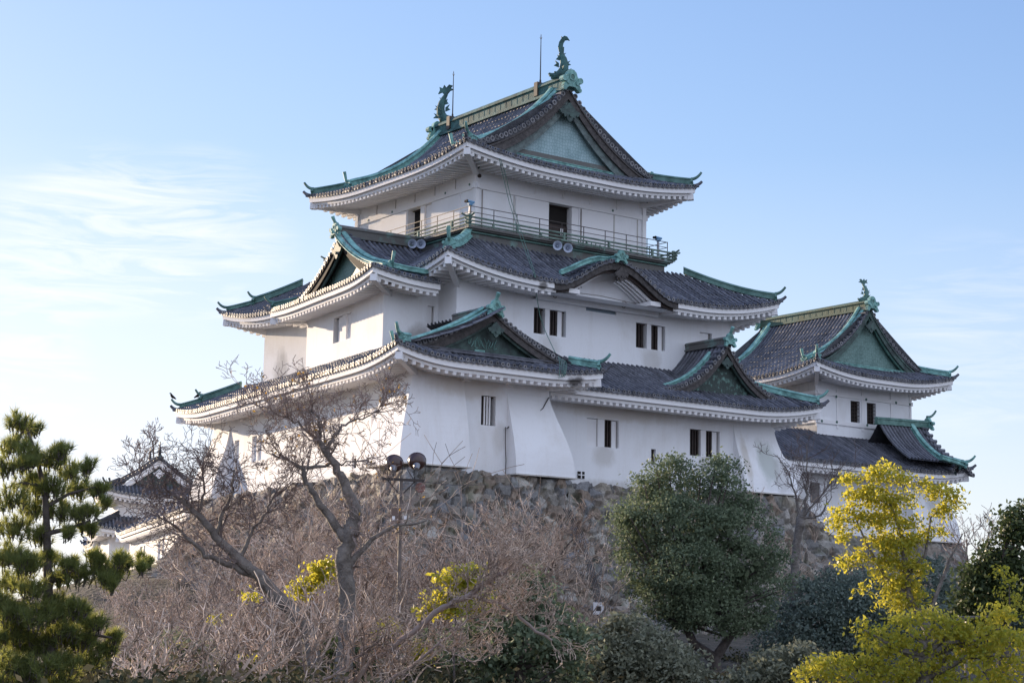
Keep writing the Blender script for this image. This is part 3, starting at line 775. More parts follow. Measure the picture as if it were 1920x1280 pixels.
# right dormer gable on the front slope --------------------------------
def dormer(parent, xc, Yv, zap, slope, W, Yb, eave_z, zb, mt_b, mt_p, oni_s=.55, rh=.5, fcv=.02, horn_=True, mtr=None):
    'gable dormer facing -Y; apex skin height zap; W half width'
    fd = lambda d: slope*d+fcv*d**3
    H = fd(W)
    f2 = lambda d: fd(max(d, 0))
    z0 = zap-H
    T = MB()
    S1 = Side((xc-W, Yb), (xc-W, Yv), z0, f2, W, k0=0, k1=0, l0=0, l1=0)
    S2 = Side((xc+W, Yv), (xc+W, Yb), z0, f2, W, k0=0, k1=0, l0=0, l1=0)
    for S in (S1, S2):
        n = int(round(S.L/.34)); dp = S.L/n
        for i in range(n):
            q = (i+.5)*dp; k = int(W/.36); rows = []
            for j in range(k):
                for e_, rr in ((0, .098), (1, .078)):
                    d = W*(j+e_)/k; c = S.P(q, d)
                    rows.append([c+S.u*(math.cos(PI*h/4)*rr)+V((0, 0, math.sin(PI*h/4)*rr*1.25+.01)) for h in range(5)])
            T.grid(rows, m_tile)
        rows = [[S.P(q, W*j/10) for q in (0, S.L)] for j in range(11)]
        T.grid(rows, m_tile_d)
    verge(S1, 1, T, S1.L, .35, W-.1, V((0, -1, 0))); verge(S2, 0, T, 0, .35, W-.1, V((0, -1, 0)))
    dr = T.build('gable_dormer', parent)
    b_, p_ = MB(), MB()
    gable_face(b_, p_, lambda x: z0+fd(W-abs(x)), V((xc, Yv, 0)), V((1, 0, 0)), V((0, -1, 0)), W*.97, zb, mt_p, mt_b, m_gable_d, bh=.34)
    gegyo(b_, V((xc, Yv+.14, zap-1.25)), V((1, 0, 0)), V((0, -1, 0)), .3, m_gable_d)
    b_.build('bargeboard', dr); p_.build('gable_panel', dr)
    main_ridge(dr, (xc, Yv-.05, zap), (xc, Yb, zap), .32, rh, mtr or m_copper, oni_s)
    return dr, S1, S2
dr, D1, D2 = dormer(lowroof, 67.65, 72.6, 15.9, .25, 4.95, 76.2, 12.4, 13.18, m_board, m_scale_d, fcv=.0155, mtr=m_oldcop)
fall = MB()
for S, q, sd_ in ((D1, D1.L-.95, 1),):
    pth = [S.P(q, .4+(4.4-.4)*i/12, .06) for i in range(13)]
    sweep(fall, pth, ridge_prof(.3, .34), m_copper)
fall.build('descending_ridge', dr)
# ------------------------------------------------------------------ middle storey
def onplane(px, py, P, d):
    'pixel ray met with the vertical plane through P along direction d'
    n = V((d[1], -d[0], 0)); w_ = ray(px, py); return w_*(V((P[0], P[1], 0)).dot(n)/w_.dot(n))
mw = MB()
MX0, MY0, MX1, MY1 = 51.7, 76.0, 71.1, 96.8
def xq(px, py): return ony(px, py, MY0).x-MX0
HM2 = [(xq(1001.2, 575.4), xq(1061.8, 584), 15.77, 17.18), (xq(1192.6, 603.5), xq(1247.7, 612), 15.77, 17.18), (xq(1099, 566), xq(1156, 574), 17.42, 17.82), (xq(1312, 625), xq(1335, 628), 15.9, 17.18)]
pM2 = wall(mw, (MX0, MY0), (MX1, MY0), 14.2, 18.7, HM2, m_plaster)
wall(mw, (MX1, MY0), (MX1, MY1), 13.4, 18.7, [], m_plaster)
wall(mw, (MX1, MY1), (MX0, MY1), 13.4, 18.7, [], m_plaster)
c0 = onx(553, 634, MX0); 
def yq(px, py): return MY1-onx(px, py, MX0).y
HL2 = [(MY1-90.6, MY1-89.3, 15.9, 17.25)]
pL2 = wall(mw, (MX0, MY1), (MX0, MY0), 13.4, 18.7, HL2, m_plaster)
midwall = mw.build('middle_wall', keep)
window(keep, pM2, HM2[0], [(0, .30, 'dark'), (.36, .50, 'post'), (.52, .76, 'dark'), (.78, .92, 'shut')])
window(keep, pM2, HM2[1], [(0, .30, 'dark'), (.38, .53, 'post'), (.56, .78, 'dark'), (.80, .94, 'shut')])
w3 = window(keep, pM2, HM2[2], [], name='transom_window')
g = MB(); a, b = HM2[2][0], HM2[2][1]
g.add([pM2(a, 17.42, .12), pM2(b, 17.42, .12), pM2(b, 17.82, .12), pM2(a, 17.82, .12)], [(0, 1, 2, 3)], mat('grey_glass', (.20, .27, .33), .25))
g.build('pane', w3)
window(keep, pM2, HM2[3], [(0, .85, 'shut')])
window(keep, pL2, HL2[0], [(.12, 1, 'shut')])
# grime at the foot of the corner
# projecting bay towards the left
BN = (48.3, 77.7); BF = (49.73, 88.1)
bd = V((BF[0]-BN[0], BF[1]-BN[1], 0)); bL = bd.length; bd /= bL
def bq(px, py):
    p = onplane(px, py, BN, bd); return bL-(V((p.x-BN[0], p.y-BN[1], 0)).dot(bd)), p.z
s0_, _ = bq(624.9, 620); s1_, _ = bq(658, 610)
_, zt_ = bq(640, 591.5); _, zb_ = bq(640, 639)
bw = MB()
HBy = [(s0_, s1_, zb_, zt_)]
pB = wall(bw, BF, BN, 13.5, 17.9, HBy, m_plaster)
pF = wall(bw, BN, (MX0, BN[1]), 13.5, 18.2, [(2.72, 3.15, 15.2, 16.8)], m_plaster)
wall(bw, (MX0, BF[1]), BF, 13.5, 18.2, [], m_plaster)
bw.build('bay_wall', keep)
window(keep, pB, HBy[0], [(.16, .48, 'shut'), (.48, .70, 'post'), (.70, 1, 'shut')])
window(keep, pF, (2.72, 3.15, 15.2, 16.8), [(0, .9, 'shut')])

# bay roof with its big gable --------------------------------------
fb = lambda d: .28*d+.0036*d**3 if d > 0 else .28*d
T, E, Rf = MB(), MB(), MB()
YC = 82.9; HWB = 7.15
bn = (46.35, YC-HWB); bf = (48.3, YC+HWB)
ub = V((bf[0]-bn[0], bf[1]-bn[1], 0)); LB = ub.length; ub /= LB
ob = V((-ub.y, ub.x, 0)); ob = ob if ob.x < 0 else -ob
kbn = cot_half((bf[0], bf[1], 0), (bn[0], bn[1], 0), (60, bn[1], 0)); kbf = cot_half((bn[0], bn[1], 0), (bf[0], bf[1], 0), (60, bf[1], 0))
B1 = Side(bf, bn, 17.7, fb, 1.55, k0=kbf, k1=kbn, l0=.15, l1=.40, Lc=4, O=1.95); fill_side(B1, T, E, Rf, disc=m_ringw, pitch=.32)
B2 = Side(bn, (50.55, bn[1]), 17.7, fb, HWB, k0=kbn, k1=0, sv0=.95, l0=.40, l1=0, Lc=4, O=1.95); B2.dmax = lambda q: (min(q/kbn, 1.2) if q < 1.15 else max(min((q-1.02)/.137, HWB), min(q/kbn, 1.2)))
fill_side(B2, T, E, Rf)
B2b = Side((50.55, bn[1]), (53.9, bn[1]), 17.7, fb, HWB, k0=0, k1=0, l0=0, l1=0, O=1.95); B2b.noeave = True
def slope_only(S, T, dlo, dhi, q0=0, q1=None, pitch=.34):
    q1 = q1 if q1 is not None else S.L
    n = max(1, int(round((q1-q0)/pitch))); dp = (q1-q0)/n
    for i in range(n):
        q = q0+(i+.5)*dp; k = max(1, int((dhi-dlo)/.36)); rows = []
        for j in range(k):
            for e_, rr in ((0, .098), (1, .078)):
                d = dlo+(dhi-dlo)*(j+e_)/k; c = S.P(q, d)
                rows.append([c+S.u*(math.cos(PI*h/4)*rr)+V((0, 0, math.sin(PI*h/4)*rr*1.25+.01)) for h in range(5)])
        T.grid(rows, m_tile)
    T.grid([[S.P(q, dlo+(dhi-dlo)*j/12) for q in (q0, q1)] for j in range(13)], m_tile_d)
slope_only(B2b, T, 1.9, HWB)
B3 = Side((54, bf[1]), bf, 17.7, fb, HWB, k0=0, k1=kbf, sv1=.95, l0=0, l1=.15, Lc=4, O=1.95); B3.dmax = lambda q: (HWB if B3.L-q > 2.3 else (min((B3.L-q)/kbf, 1.2)))
fill_side(B3, T, E, Rf)
bayroof = T.build('bay_roof', keep)
corner_beam(B1, 1, E); corner_beam(B1, 0, E)
E.build('eave_boards', bayroof); Rf.build('rafters', bayroof)
# gable, parallel to the skewed eave, 1.25 m in from it
gq = 1.2
gc = V((bn[0], bn[1], 0))+ub*(LB/2)-ob*gq
def bz(x): return 17.7+fb(HWB-abs(x)*ub.y)
b_, p_ = MB(), MB()
gable_face(b_, p_, bz, gc, ub, ob, 6.75, 18.22, m_scale_m, m_dark, m_gable_d, bh=.42, dep=.62)
gegyo(b_, gc+ob*.05+V((0, 0, 19.85)), ub, ob, .42, m_gable_d)
b_.build('bargeboard', bayroof); p_.build('gable_panel', bayroof)
vt = MB()
def vedge(sgn, y0):
    n = 22; EX = 6.9 if sgn > 0 else 5.9
    for i in range(n+1):
        x = sgn*(EX-EX*i/n); c = gc+ub*x; c.z = bz(x)+.10
        vt.tube([c-ob*.7, c+ob*.05], .115, 8, m_tile); vt.disc(c+ob*.06, ob, .065, 10, m_tile_d, .125, m_ringw, .04)
    rows = [[], [], []]
    for i in range(n+1):
        x = sgn*((EX+.4)*(1-i/n)); c = gc+ub*x; c.z = bz(x)+.03
        rows[0].append(c-ob*1.2); rows[1].append(c+ob*.03); rows[2].append(c+ob*.03-V((0, 0, .16)))
    vt.grid(rows, m_tile_d)
vedge(1, 0); vedge(-1, 0)
vt.build('verge_tiles', bayroof)
apx = gc.copy(); apx.z = bz(0)
main_ridge(bayroof, (apx.x-.05, YC, bz(0)-.02), (54.2, YC, bz(0)+.05), .34, .66, m_oldcop, .6)
fr = MB()
for off, hh in ((0, .36), (.38, .2)):
    pth = [B2.P(1.55-off+.12*(1-(i/14)), 1.1+(6.95-1.1)*i/14, .06) for i in range(15)]
    # keep clear of the skewed gable: shift inward with height
    pth = [p+V((max(0, (p.y-bn[1]))*.137*.9, 0, 0)) for p in pth]
    sweep(fr, pth, ridge_prof(.34, hh), m_copper)
p0 = fr.v[0]
pe = B2.P(1.7, 1.0, .06); oni(fr, pe+V((0, -.05, .12)), (0, -1, 0), .4, m_copper); fr.tube([pe+V((0, 0, .2)), pe+V((0, -.2, .35)), pe+V((0, -.34, .85))], [.06, .08, .1], 8, m_copper)
pth = [V((pe.x+.1, pe.y-.1, pe.z)), V((pe.x+.9, pe.y-.35, pe.z-.12)), V((pe.x+1.7, pe.y-.55, pe.z-.18)), V((pe.x+2.4, pe.y-.6, pe.z-.02))]
sweep(fr, pth, ridge_prof(.3, .3), m_copper); horn(fr, pth[-1]+V((0, 0, .15)), (1, 0, 0), .55, .42, .09, m_copper)
fr.build('descending_ridge', bayroof)
ridge_part(lambda m_: hip_ridge(B1, 0, m_, 1.3, two=False, mt=m_copper_d, mb_t=m_), bayroof)

# middle roof with the curved gable --------------------------------
fm = lambda d: .50*d+.025*d*d
T, E, Rf = MB(), MB(), MB()
mn = (49.7, 74.0); mr_ = (73.15, 74.0); mbk = (73.15, 98.8); ml = (49.7, 98.8)
M1 = Side(ml, mn, 18.3, fm, 4.0, l0=.75, l1=.85, Lc=6); fill_side(M1, T, E, Rf, disc=m_ringw)
M2 = Side(mn, mr_, 18.3, fm, 4.0, l0=.85, l1=.95, Lc=6.5)
KX, KW = 60.95, 4.25
def kz(x):
    u = abs(x-KX)/KW
    if u >= 1: return 0
    return 18.22+1.74*(.5+.5*math.cos(PI*u))**.97
M2.hump = lambda q: kz(mn[0]+q)
LM2 = M2.L
M2.segs = [(0, (KX-KW+.05-mn[0])/LM2), ((KX+KW-.05-mn[0])/LM2, 1)]
fill_side(M2, T, E, Rf)
M3 = Side(mr_, mbk, 18.3, fm, 4.0, l0=.95, l1=.8, Lc=6); fill_side(M3, T, E, Rf)
M4 = Side(mbk, ml, 18.3, fm, 4.0, l0=.8, l1=.75, Lc=6); fill_side(M4, T, E, Rf)
midroof = T.build('middle_roof', keep)
for s_, e_ in ((M1, 0), (M1, 1), (M2, 1)): corner_beam(s_, e_, E)
E.build('eave_boards', midroof); Rf.build('rafters', midroof)
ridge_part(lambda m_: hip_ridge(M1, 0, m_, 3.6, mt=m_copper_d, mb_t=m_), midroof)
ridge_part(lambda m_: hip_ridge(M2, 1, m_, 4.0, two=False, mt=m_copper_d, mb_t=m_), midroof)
ridge_part(lambda m_: hip_ridge(M3, 1, m_, 3.6, mb_t=m_), midroof)
def nearhip(m_):
    pth = hip_path(M2, 0, .35, 4.0, .04)
    sweep(m_, pth, ridge_prof(.4, .5), m_copper)
    oni(m_, pth[0]+V((-.05, -.05, .15)), (-1, -1, 0), .45, m_copper)
    q = pth[0]; m_.tube([q+V((0, 0, .3)), q+V((-.16, -.16, .45)), q+V((-.26, -.26, 1.0))], [.07, .09, .12], 9, m_copper)
ridge_part(nearhip, midroof)
# curved gable: dark boards, tympanum, pendant
kb = MB(); n = 40
def kpt(x, z, y): return V((x, y, z))
xs = [KX-KW*1.02+2*KW*1.02*i/n for i in range(n+1)]
def kcur(x): return max(kz(x), 18.22)
for (ta, tb, y0_, y1_, mt_) in ((.0, .12, 73.98, 75.2, m_board), (.12, .50, 74.06, 74.16, m_board), (.42, .66, 74.26, 74.36, m_wood)):
    rows = [[], [], [], []]
    for x in xs:
        u_ = min(1, abs(x-KX)/KW); th = 1-.25*u_
        a_, b_2 = kcur(x)-ta*th, kcur(x)-tb*th
        rows[0].append(kpt(x, a_, y0_)); rows[1].append(kpt(x, b_2, y0_)); rows[2].append(kpt(x, b_2, y1_)); rows[3].append(kpt(x, a_, y1_))
    kb.grid(rows+[rows[0]], mt_)
    for k_ in (0, n): kb.add([r[k_] for r in rows], [(0, 1, 2, 3)], mt_)
kg = kb.build('curved_gable_board', midroof)
gg = MB(); gegyo(gg, V((KX+.1, 74.0, 18.95)), V((1, 0, 0)), V((0, -1, 0)), .34, m_board); gg.build('pendant', kg)
tp = MB()
tp.strip([V((x, 75.7, 17.6)) for x in xs], [V((x, 75.7, max(kcur(x)-.05, 17.95))) for x in xs], m_plaster)
tp.add([V((xs[0], 75.7, 17.6)), V((xs[-1], 75.7, 17.6)), V((xs[-1], 76.02, 17.6)), V((xs[0], 76.02, 17.6))], [(0, 1, 2, 3)], m_plaster)
# relief scrolls and beam line on the tympanum
for (cx_, cz_, s_) in ((59.4, 18.55, .28), (62.7, 17.95, .26), (57.9, 17.9, .22)):
    pts = [V((cx_+s_*(1-t/14)*math.cos(t*.75), 75.67, cz_+s_*(1-t/14)*math.sin(t*.75))) for t in range(13)]
    tp.tube(pts, .022, 4, m_seam)
tp.tube([V((57.2, 75.68, 18.1)), V((58.5, 75.67, 18.22)), V((61, 75.67, 18.28)), V((63.6, 75.67, 18.15))], .02, 4, m_seam)
tp.build('tympanum', kg)
# white curved ribs at the right haunch
for sx in (-1, 1):
    for i in range(4):
        rb = MB(); pts = [V((KX+sx*(.9+2.0*t), 74.55+.32*i, kz(KX+.9+2.0*t)-.62)) for t in (0, .2, .4, .6, .8, 1.0)]
        for a_, b_2 in zip(pts, pts[1:]): rb.bar(a_, b_2, .13, .12, m_trim)
        rb.build('gable_rib', kg)
    rb = MB(); rb.box(V((KX+sx*2.85, 75.0, 17.98)), V((.36, 0, 0)), V((0, .75, 0)), V((0, 0, .12)), m_trim); rb.build('gable_bracket', kg)
# copper ridge on the curved gable
zk = kz(KX)
main_ridge(midroof, (KX, 73.95, zk+.02), (KX, 77.9, zk+.02), .30, .34, m_copper, .52, horns=False)
kr = MB()
sweep(kr, [V((KX-.1-3.1*t, 74.9+.2*t, kz(KX-3.1*t)+.06+.33*t)) for t in (0, .2, .4, .6, .8, 1)], ridge_prof(.26, .3), m_copper)
kr.build('descending_ridge', midroof)

# ------------------------------------------------------------------ balcony
BX0, BX1, BY0, BY1 = 53.45, 68.1, 77.6, 92.6
bal = MB()
def ring(mb, o, z0_, z1_, mt):
    x0, x1, y0, y1 = BX0+o, BX1-o, BY0+o, BY1-o
    mb.box(V(((x0+x1)/2, (y0+y1)/2, (z0_+z1_)/2)), V(((x1-x0)/2, 0, 0)), V((0, (y1-y0)/2, 0)), V((0, 0, (z1_-z0_)/2)), mt)
ring(bal, .42, 20.6, 21.30, m_oldcop); ring(bal, .18, 21.30, 21.38, m_oldcop); ring(bal, .06, 21.38, 21.50, m_oldcop); ring(bal, .30, 21.18, 21.26, m_copper_d)
balo = bal.build('balcony', keep)
m_rail = mat('weathered_rail', (.09, .12, .10), .7, col2=(.17, .26, .22), vscale=3, bump=.3)
def run(mt, z, w_, h_, o, ext=0., name='rail'):
    cs = [(BX0+o, BY0+o), (BX1-o, BY0+o), (BX1-o, BY1-o), (BX0+o, BY1-o)]
    for i in range(4):
        a = V((*cs[i], z)); b = V((*cs[(i+1) % 4], z)); d = (b-a).normalized()
        r_ = MB(); zz = .012 if i % 2 else 0
        if ext:
            pts = [a-d*ext+V((0, 0, .10+zz)), a-d*ext*.5+V((0, 0, .02+zz)), a+V((0, 0, zz)), b+V((0, 0, zz)), b+d*ext*.5+V((0, 0, .02+zz)), b+d*ext+V((0, 0, .10+zz))]
            r_.tube(pts, w_/2, 8, mt)
        else: r_.bar(a+V((0, 0, zz)), b+V((0, 0, zz)), w_, h_, mt)
        r_.build(name, balo)
run(m_rail, 21.96, .11, .11, .05, .5); run(m_rail, 21.76, .09, .07, .05, .3); run(m_rail, 21.57, .12, .09, .05, .25)
run(m_iron, 22.62, .035, .035, .30, name='safety_rail'); run(m_iron, 22.30, .03, .03, .30, name='safety_rail')
cs = [(BX0, BY0), (BX1, BY0), (BX1, BY1), (BX0, BY1)]
for i in range(4):
    a = V((*cs[i], 0)); b = V((*cs[(i+1) % 4], 0)); L_ = (b-a).length; d = (b-a)/L_; inn = V((-d.y, d.x, 0))
    n = 9
    for k in range(n+1):
        if k == n: continue
        if k % 2 == 0:
            p = a+d*(.05+(L_-.1)*k/n)+inn*.05; r_ = MB(); r_.box(V((p.x, p.y, 21.74)), d*.06, inn*.055, V((0, 0, .21)), m_rail)
            if k == 0: r_.box(V((p.x, p.y, 21.78)), d*.075, inn*.075, V((0, 0, .32)), m_rail)
            r_.build('baluster', balo)
        else:
            p = a+d*(.05+(L_-.1)*k/n)+inn*.05; r_ = MB(); r_.box(V((p.x, p.y, 21.66)), d*.05, inn*.05, V((0, 0, .12)), m_rail); r_.build('baluster', balo)
        p = a+d*(.30+(L_-.6)*k/n)+inn*.30; r_ = MB(); r_.bar(V((p.x, p.y, 21.5)), V((p.x, p.y, 22.635)), .035, .035, m_iron, up=V((0, 1, 0))); r_.build('safety_post', balo)

# ------------------------------------------------------------------ top storey
TX0, TY0, TX1, TY1 = 54.86, 79.0, 66.87, 91.4
tw = MB()
def xt(px, py): return ony(px, py, TY0).x-TX0
def yt(px, py): return TY1-onx(px, py, TX0).y
HT = [(xt(1029.2, 400), xt(1085, 410), 21.55, 23.98)]
pT = wall(tw, (TX0, TY0), (TX1, TY0), 21.4, 25.6, HT, m_plaster, rev=.5)
HT2 = [(yt(764, 410), yt(809, 400), 21.55, 23.98)]
pT2 = wall(tw, (TX0, TY1), (TX0, TY0), 21.4, 25.6, HT2, m_plaster, rev=.5)
wall(tw, (TX1, TY0), (TX1, TY1), 21.4, 25.6, [], m_plaster); wall(tw, (TX1, TY1), (TX0, TY1), 21.4, 25.6, [], m_plaster)
topwall = tw.build('upper_wall', keep)
dw = window(keep, pT, HT[0], [(.78, 1, 'post')], name='doorway', rev=.5)
pp = MB(); a, b = HT[0][0], HT[0][1]; W_ = b-a
pp.add([pT(a+W_*.54, 22.35, .42), pT(a+W_*.63, 22.35, .42), pT(a+W_*.63, 22.75, .42), pT(a+W_*.54, 22.75, .42)], [(0, 1, 2, 3)], m_trim)
pp.build('notice', dw)
pp = MB(); pp.add([pT(a, 21.6, .46), pT(a+W_*.78, 21.6, .46), pT(a+W_*.78, 22.9, .46), pT(a, 22.9, .46)], [(0, 1, 2, 3)], m_wood); pp.build('inner_screen', dw)
window(keep, pT2, HT2[0], [(.52, .68, 'post'), (.70, .97, 'shut')], name='doorway', rev=.5)
tb = MB()
nz_ = .09
tb.box(V(((TX0+TX1)/2, TY0-.0, 24.13)), V(((TX1-TX0)/2+.28, 0, 0)), V((0, nz_, 0)), V((0, 0, .145)), m_trim)
tb.box(V((TX0, (TY0+TY1)/2, 24.133)), V((nz_, 0, 0)), V((0, (TY1-TY0)/2+.28, 0)), V((0, 0, .145)), m_trim)
tb.box(V(((TX0+TX1)/2, TY0-.0, 25.0)), V(((TX1-TX0)/2+.1, 0, 0)), V((0, .06, 0)), V((0, 0, .12)), m_trim)
tb.box(V((TX0, (TY0+TY1)/2, 25.003)), V((.06, 0, 0)), V((0, (TY1-TY0)/2+.1, 0)), V((0, 0, .12)), m_trim)
for x, y in ((TX0, TY0), (TX1, TY0), (TX0, TY1)):
    tb.box(V((x, y, 23.4)), V((.13, 0, 0)), V((0, .13, 0)), V((0, 0, 1.9)), m_trim)
for i in range(1, 6):
    x = TX0+(TX1-TX0)*i/6; tb.box(V((x, TY0, 24.58)), V((.045, 0, 0)), V((0, .045, 0)), V((0, 0, .3)), m_trim); tb.box(V((x+.06, TY0-.004, 24.58)), V((.012, 0, 0)), V((0, .01, 0)), V((0, 0, .3)), m_seam)
    y = TY0+(TY1-TY0)*i/6; tb.box(V((TX0, y, 24.58)), V((.045, 0, 0)), V((0, .045, 0)), V((0, 0, .3)), m_trim); tb.box(V((TX0-.004, y-.06, 24.58)), V((.01, 0, 0)), V((0, .012, 0)), V((0, 0, .3)), m_seam)
tb.build('wall_beam', topwall)
def pbox(c, ax, ay, az, mt, nm):
    q_ = MB(); q_.box(c, ax, ay, az, mt); q_.build(nm, topwall)
for px in (903, 963, 1089, 1151, 1195):
    x = ony(px, 400, TY0).x; pbox(V((x, TY0-.03, 22.75)), V((.02, 0, 0)), V((0, .035, 0)), V((0, 0, 1.2)), m_seam if px in (903, 1089) else m_plaster_g, 'wall_joint')
for (p0_, p1_) in ((966, 1027), (1090, 1149)):
    x0, x1 = ony(p0_, 400, TY0).x, ony(p1_, 400, TY0).x; pbox(V(((x0+x1)/2, TY0-.025, 22.77)), V(((x1-x0)/2, 0, 0)), V((0, .03, 0)), V((0, 0, 1.19)), m_trim, 'wall_panel')
for (p0_, p1_) in ((716, 763), (811, 863)):
    y0, y1 = onx(p0_, 400, TX0).y, onx(p1_, 400, TX0).y; pbox(V((TX0-.025, (y0+y1)/2, 22.77)), V((.03, 0, 0)), V((0, abs(y1-y0)/2, 0)), V((0, 0, 1.19)), m_trim, 'wall_panel')
st = MB()
for px, py in ((883, 346.5), (897, 346.5)):
    q = ony(px, py, TY0) if px > 890 else onx(px, py, TX0); nn = V((0, -1, 0)) if px > 890 else V((-1, 0, 0))
    st.disc(q+nn*.1, nn, .035, 6, m_dark, .075, m_copper_d, .03)
for px, py in ((1147, 395.5),):
    st.disc(ony(px, py, TY0)+V((0, -.1, 0)), (0, -1, 0), .035, 6, m_dark, .075, m_copper_d, .03)
for px, py in ((837.7, 362.8), (738, 398), (692, 414)):
    st.disc(onx(px, py, TX0)+V((-.1, 0, 0)), (-1, 0, 0), .035, 6, m_dark, .075, m_copper_d, .03)
st.build('nail_cover', topwall)
dm = MB(); q = ony(895.5, 331, TY0); dm.tube([q, q+V((0, -.22, 0))], [.09, .11], 10, m_wood); dm.build('security_camera', keep)

# top roof -----------------------------------------------------------
ft = lambda d: .36*d+.0043*d**3 if d > 0 else .36*d
T, E, Rf = MB(), MB(), MB()
OV = 2.3
tn = (TX0-OV, TY0-OV); tr = (TX1+2.15, TY0-OV); tbk = (TX1+2.15, TY1+2.2); tl = (TX0-OV, TY1+2.2)
HW = (tr[0]-tn[0])/2; XC = (tr[0]+tn[0])/2
ZT = 25.36; GV = 1.75
K1 = Side(tl, tn, ZT, ft, HW, sv0=GV, sv1=GV, l0=.55, l1=.55, Lc=6.5, O=OV); fill_side(K1, T, E, Rf, raf=.43)
K2 = Side(tn, tr, ZT, ft, 2.35, l0=.55, l1=.60, Lc=6.5, O=OV); fill_side(K2, T, E, Rf, raf=.43)
K3 = Side(tr, tbk, ZT, ft, HW, sv0=GV, sv1=GV, l0=.60, l1=.55, Lc=6.5, O=OV); fill_side(K3, T, E, Rf, raf=.43)
K4 = Side(tbk, tl, ZT, ft, 2.35, l0=.55, l1=.55, Lc=6.5, O=OV); fill_side(K4, T, E, Rf, raf=.43)
toproof = T.build('top_roof', keep)
for s_, e_ in ((K1, 0), (K1, 1), (K2, 1)): corner_beam(s_, e_, E)
E.build('eave_boards', toproof); Rf.build('rafters', toproof)
vt = MB()
verge(K1, 1, vt, K1.L-GV, 2.0, HW-.15, V((0, -1, 0)), L=.85, r=.15); verge(K3, 0, vt, GV, 2.0, HW-.15, V((0, -1, 0)), L=.85, r=.15)
vt.build('verge_tiles', toproof)
b_, p_ = MB(), MB()
YG = tn[1]+GV
gable_face(b_, p_, lambda x: ZT+ft(HW-abs(x)), V((XC, YG, 0)), V((1, 0, 0)), V((0, -1, 0)), 6.1, ZT+ft(GV+.45)+.42, m_scale_l, m_board, mat('gable_trim', (.075, .095, .095), .7, col2=(.15, .20, .195), vscale=4, bump=.3), dep=.5, bh=.52, bh2=2.05)
gegyo(b_, V((XC, YG-.02, 28.85)), V((1, 0, 0)), V((0, -1, 0)), .5, m_gable_d)
b_.build('bargeboard', toproof); p_.build('gable_panel', toproof)
sw = MB(); sw.box(V((XC, YG+.42, ZT+ft(GV+.45)+.28)), V((5.3, 0, 0)), V((0, .05, 0)), V((0, 0, .22)), m_oldcop); sw.build('gable_base_board', toproof); sw = MB(); sweep(sw, [V((XC-4.5, YG+.30, ZT+ft(GV+.3)+.06)), V((XC+4.5, YG+.30, ZT+ft(GV+.3)+.06))], ridge_prof(.2, .2), m_copper); sw.build('gable_base_ridge', toproof)
zr_ = ZT+ft(HW)-.12
main_ridge(toproof, (XC, YG-.05, zr_), (XC, tbk[1]-GV+.05, zr_), .56, .98, m_ridgecop, .9, ends=(1, 1), horns=False)
# descending ridges by the front and back verges
def fr2(S, q, sgn, d0, d1, mt=None, mid=True):
    m_ = MB()
    for off, hh in ((0, .52), (.46*sgn, .34)):
        sweep(m_, [S.P(q+off, d0+(d1-d0)*i/16, .06) for i in range(17)], ridge_prof(.50, hh), mt or m_copper)
    p = S.P(q, d0, .06); dn = -S.n
    oni(m_, p+dn*.05+V((0, 0, .15)), dn, .45, mt or m_copper)
    m_.tube([p+V((0, 0, .3)), p+dn*.2+V((0, 0, .42)), p+dn*.34+V((0, 0, .95))], [.07, .085, .11], 8, mt or m_copper)
    return m_.build('descending_ridge', toproof)
fr2(K1, K1.L-GV-1.45, 1, 1.45, HW-.1); fr2(K1, GV+.35, -1, 1.6, HW-.1)
fr2(K3, GV+.95, -1, 1.5, HW-.1)
ridge_part(lambda m_: hip_ridge(K1, 1, m_, 1.9, two=False, mb_t=m_), toproof)
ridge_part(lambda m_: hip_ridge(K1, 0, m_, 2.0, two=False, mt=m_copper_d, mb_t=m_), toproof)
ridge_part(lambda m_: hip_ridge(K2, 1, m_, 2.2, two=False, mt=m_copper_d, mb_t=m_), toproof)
ridge_part(lambda m_: hip_ridge(K3, 1, m_, 2.0, two=False, mb_t=m_), toproof)

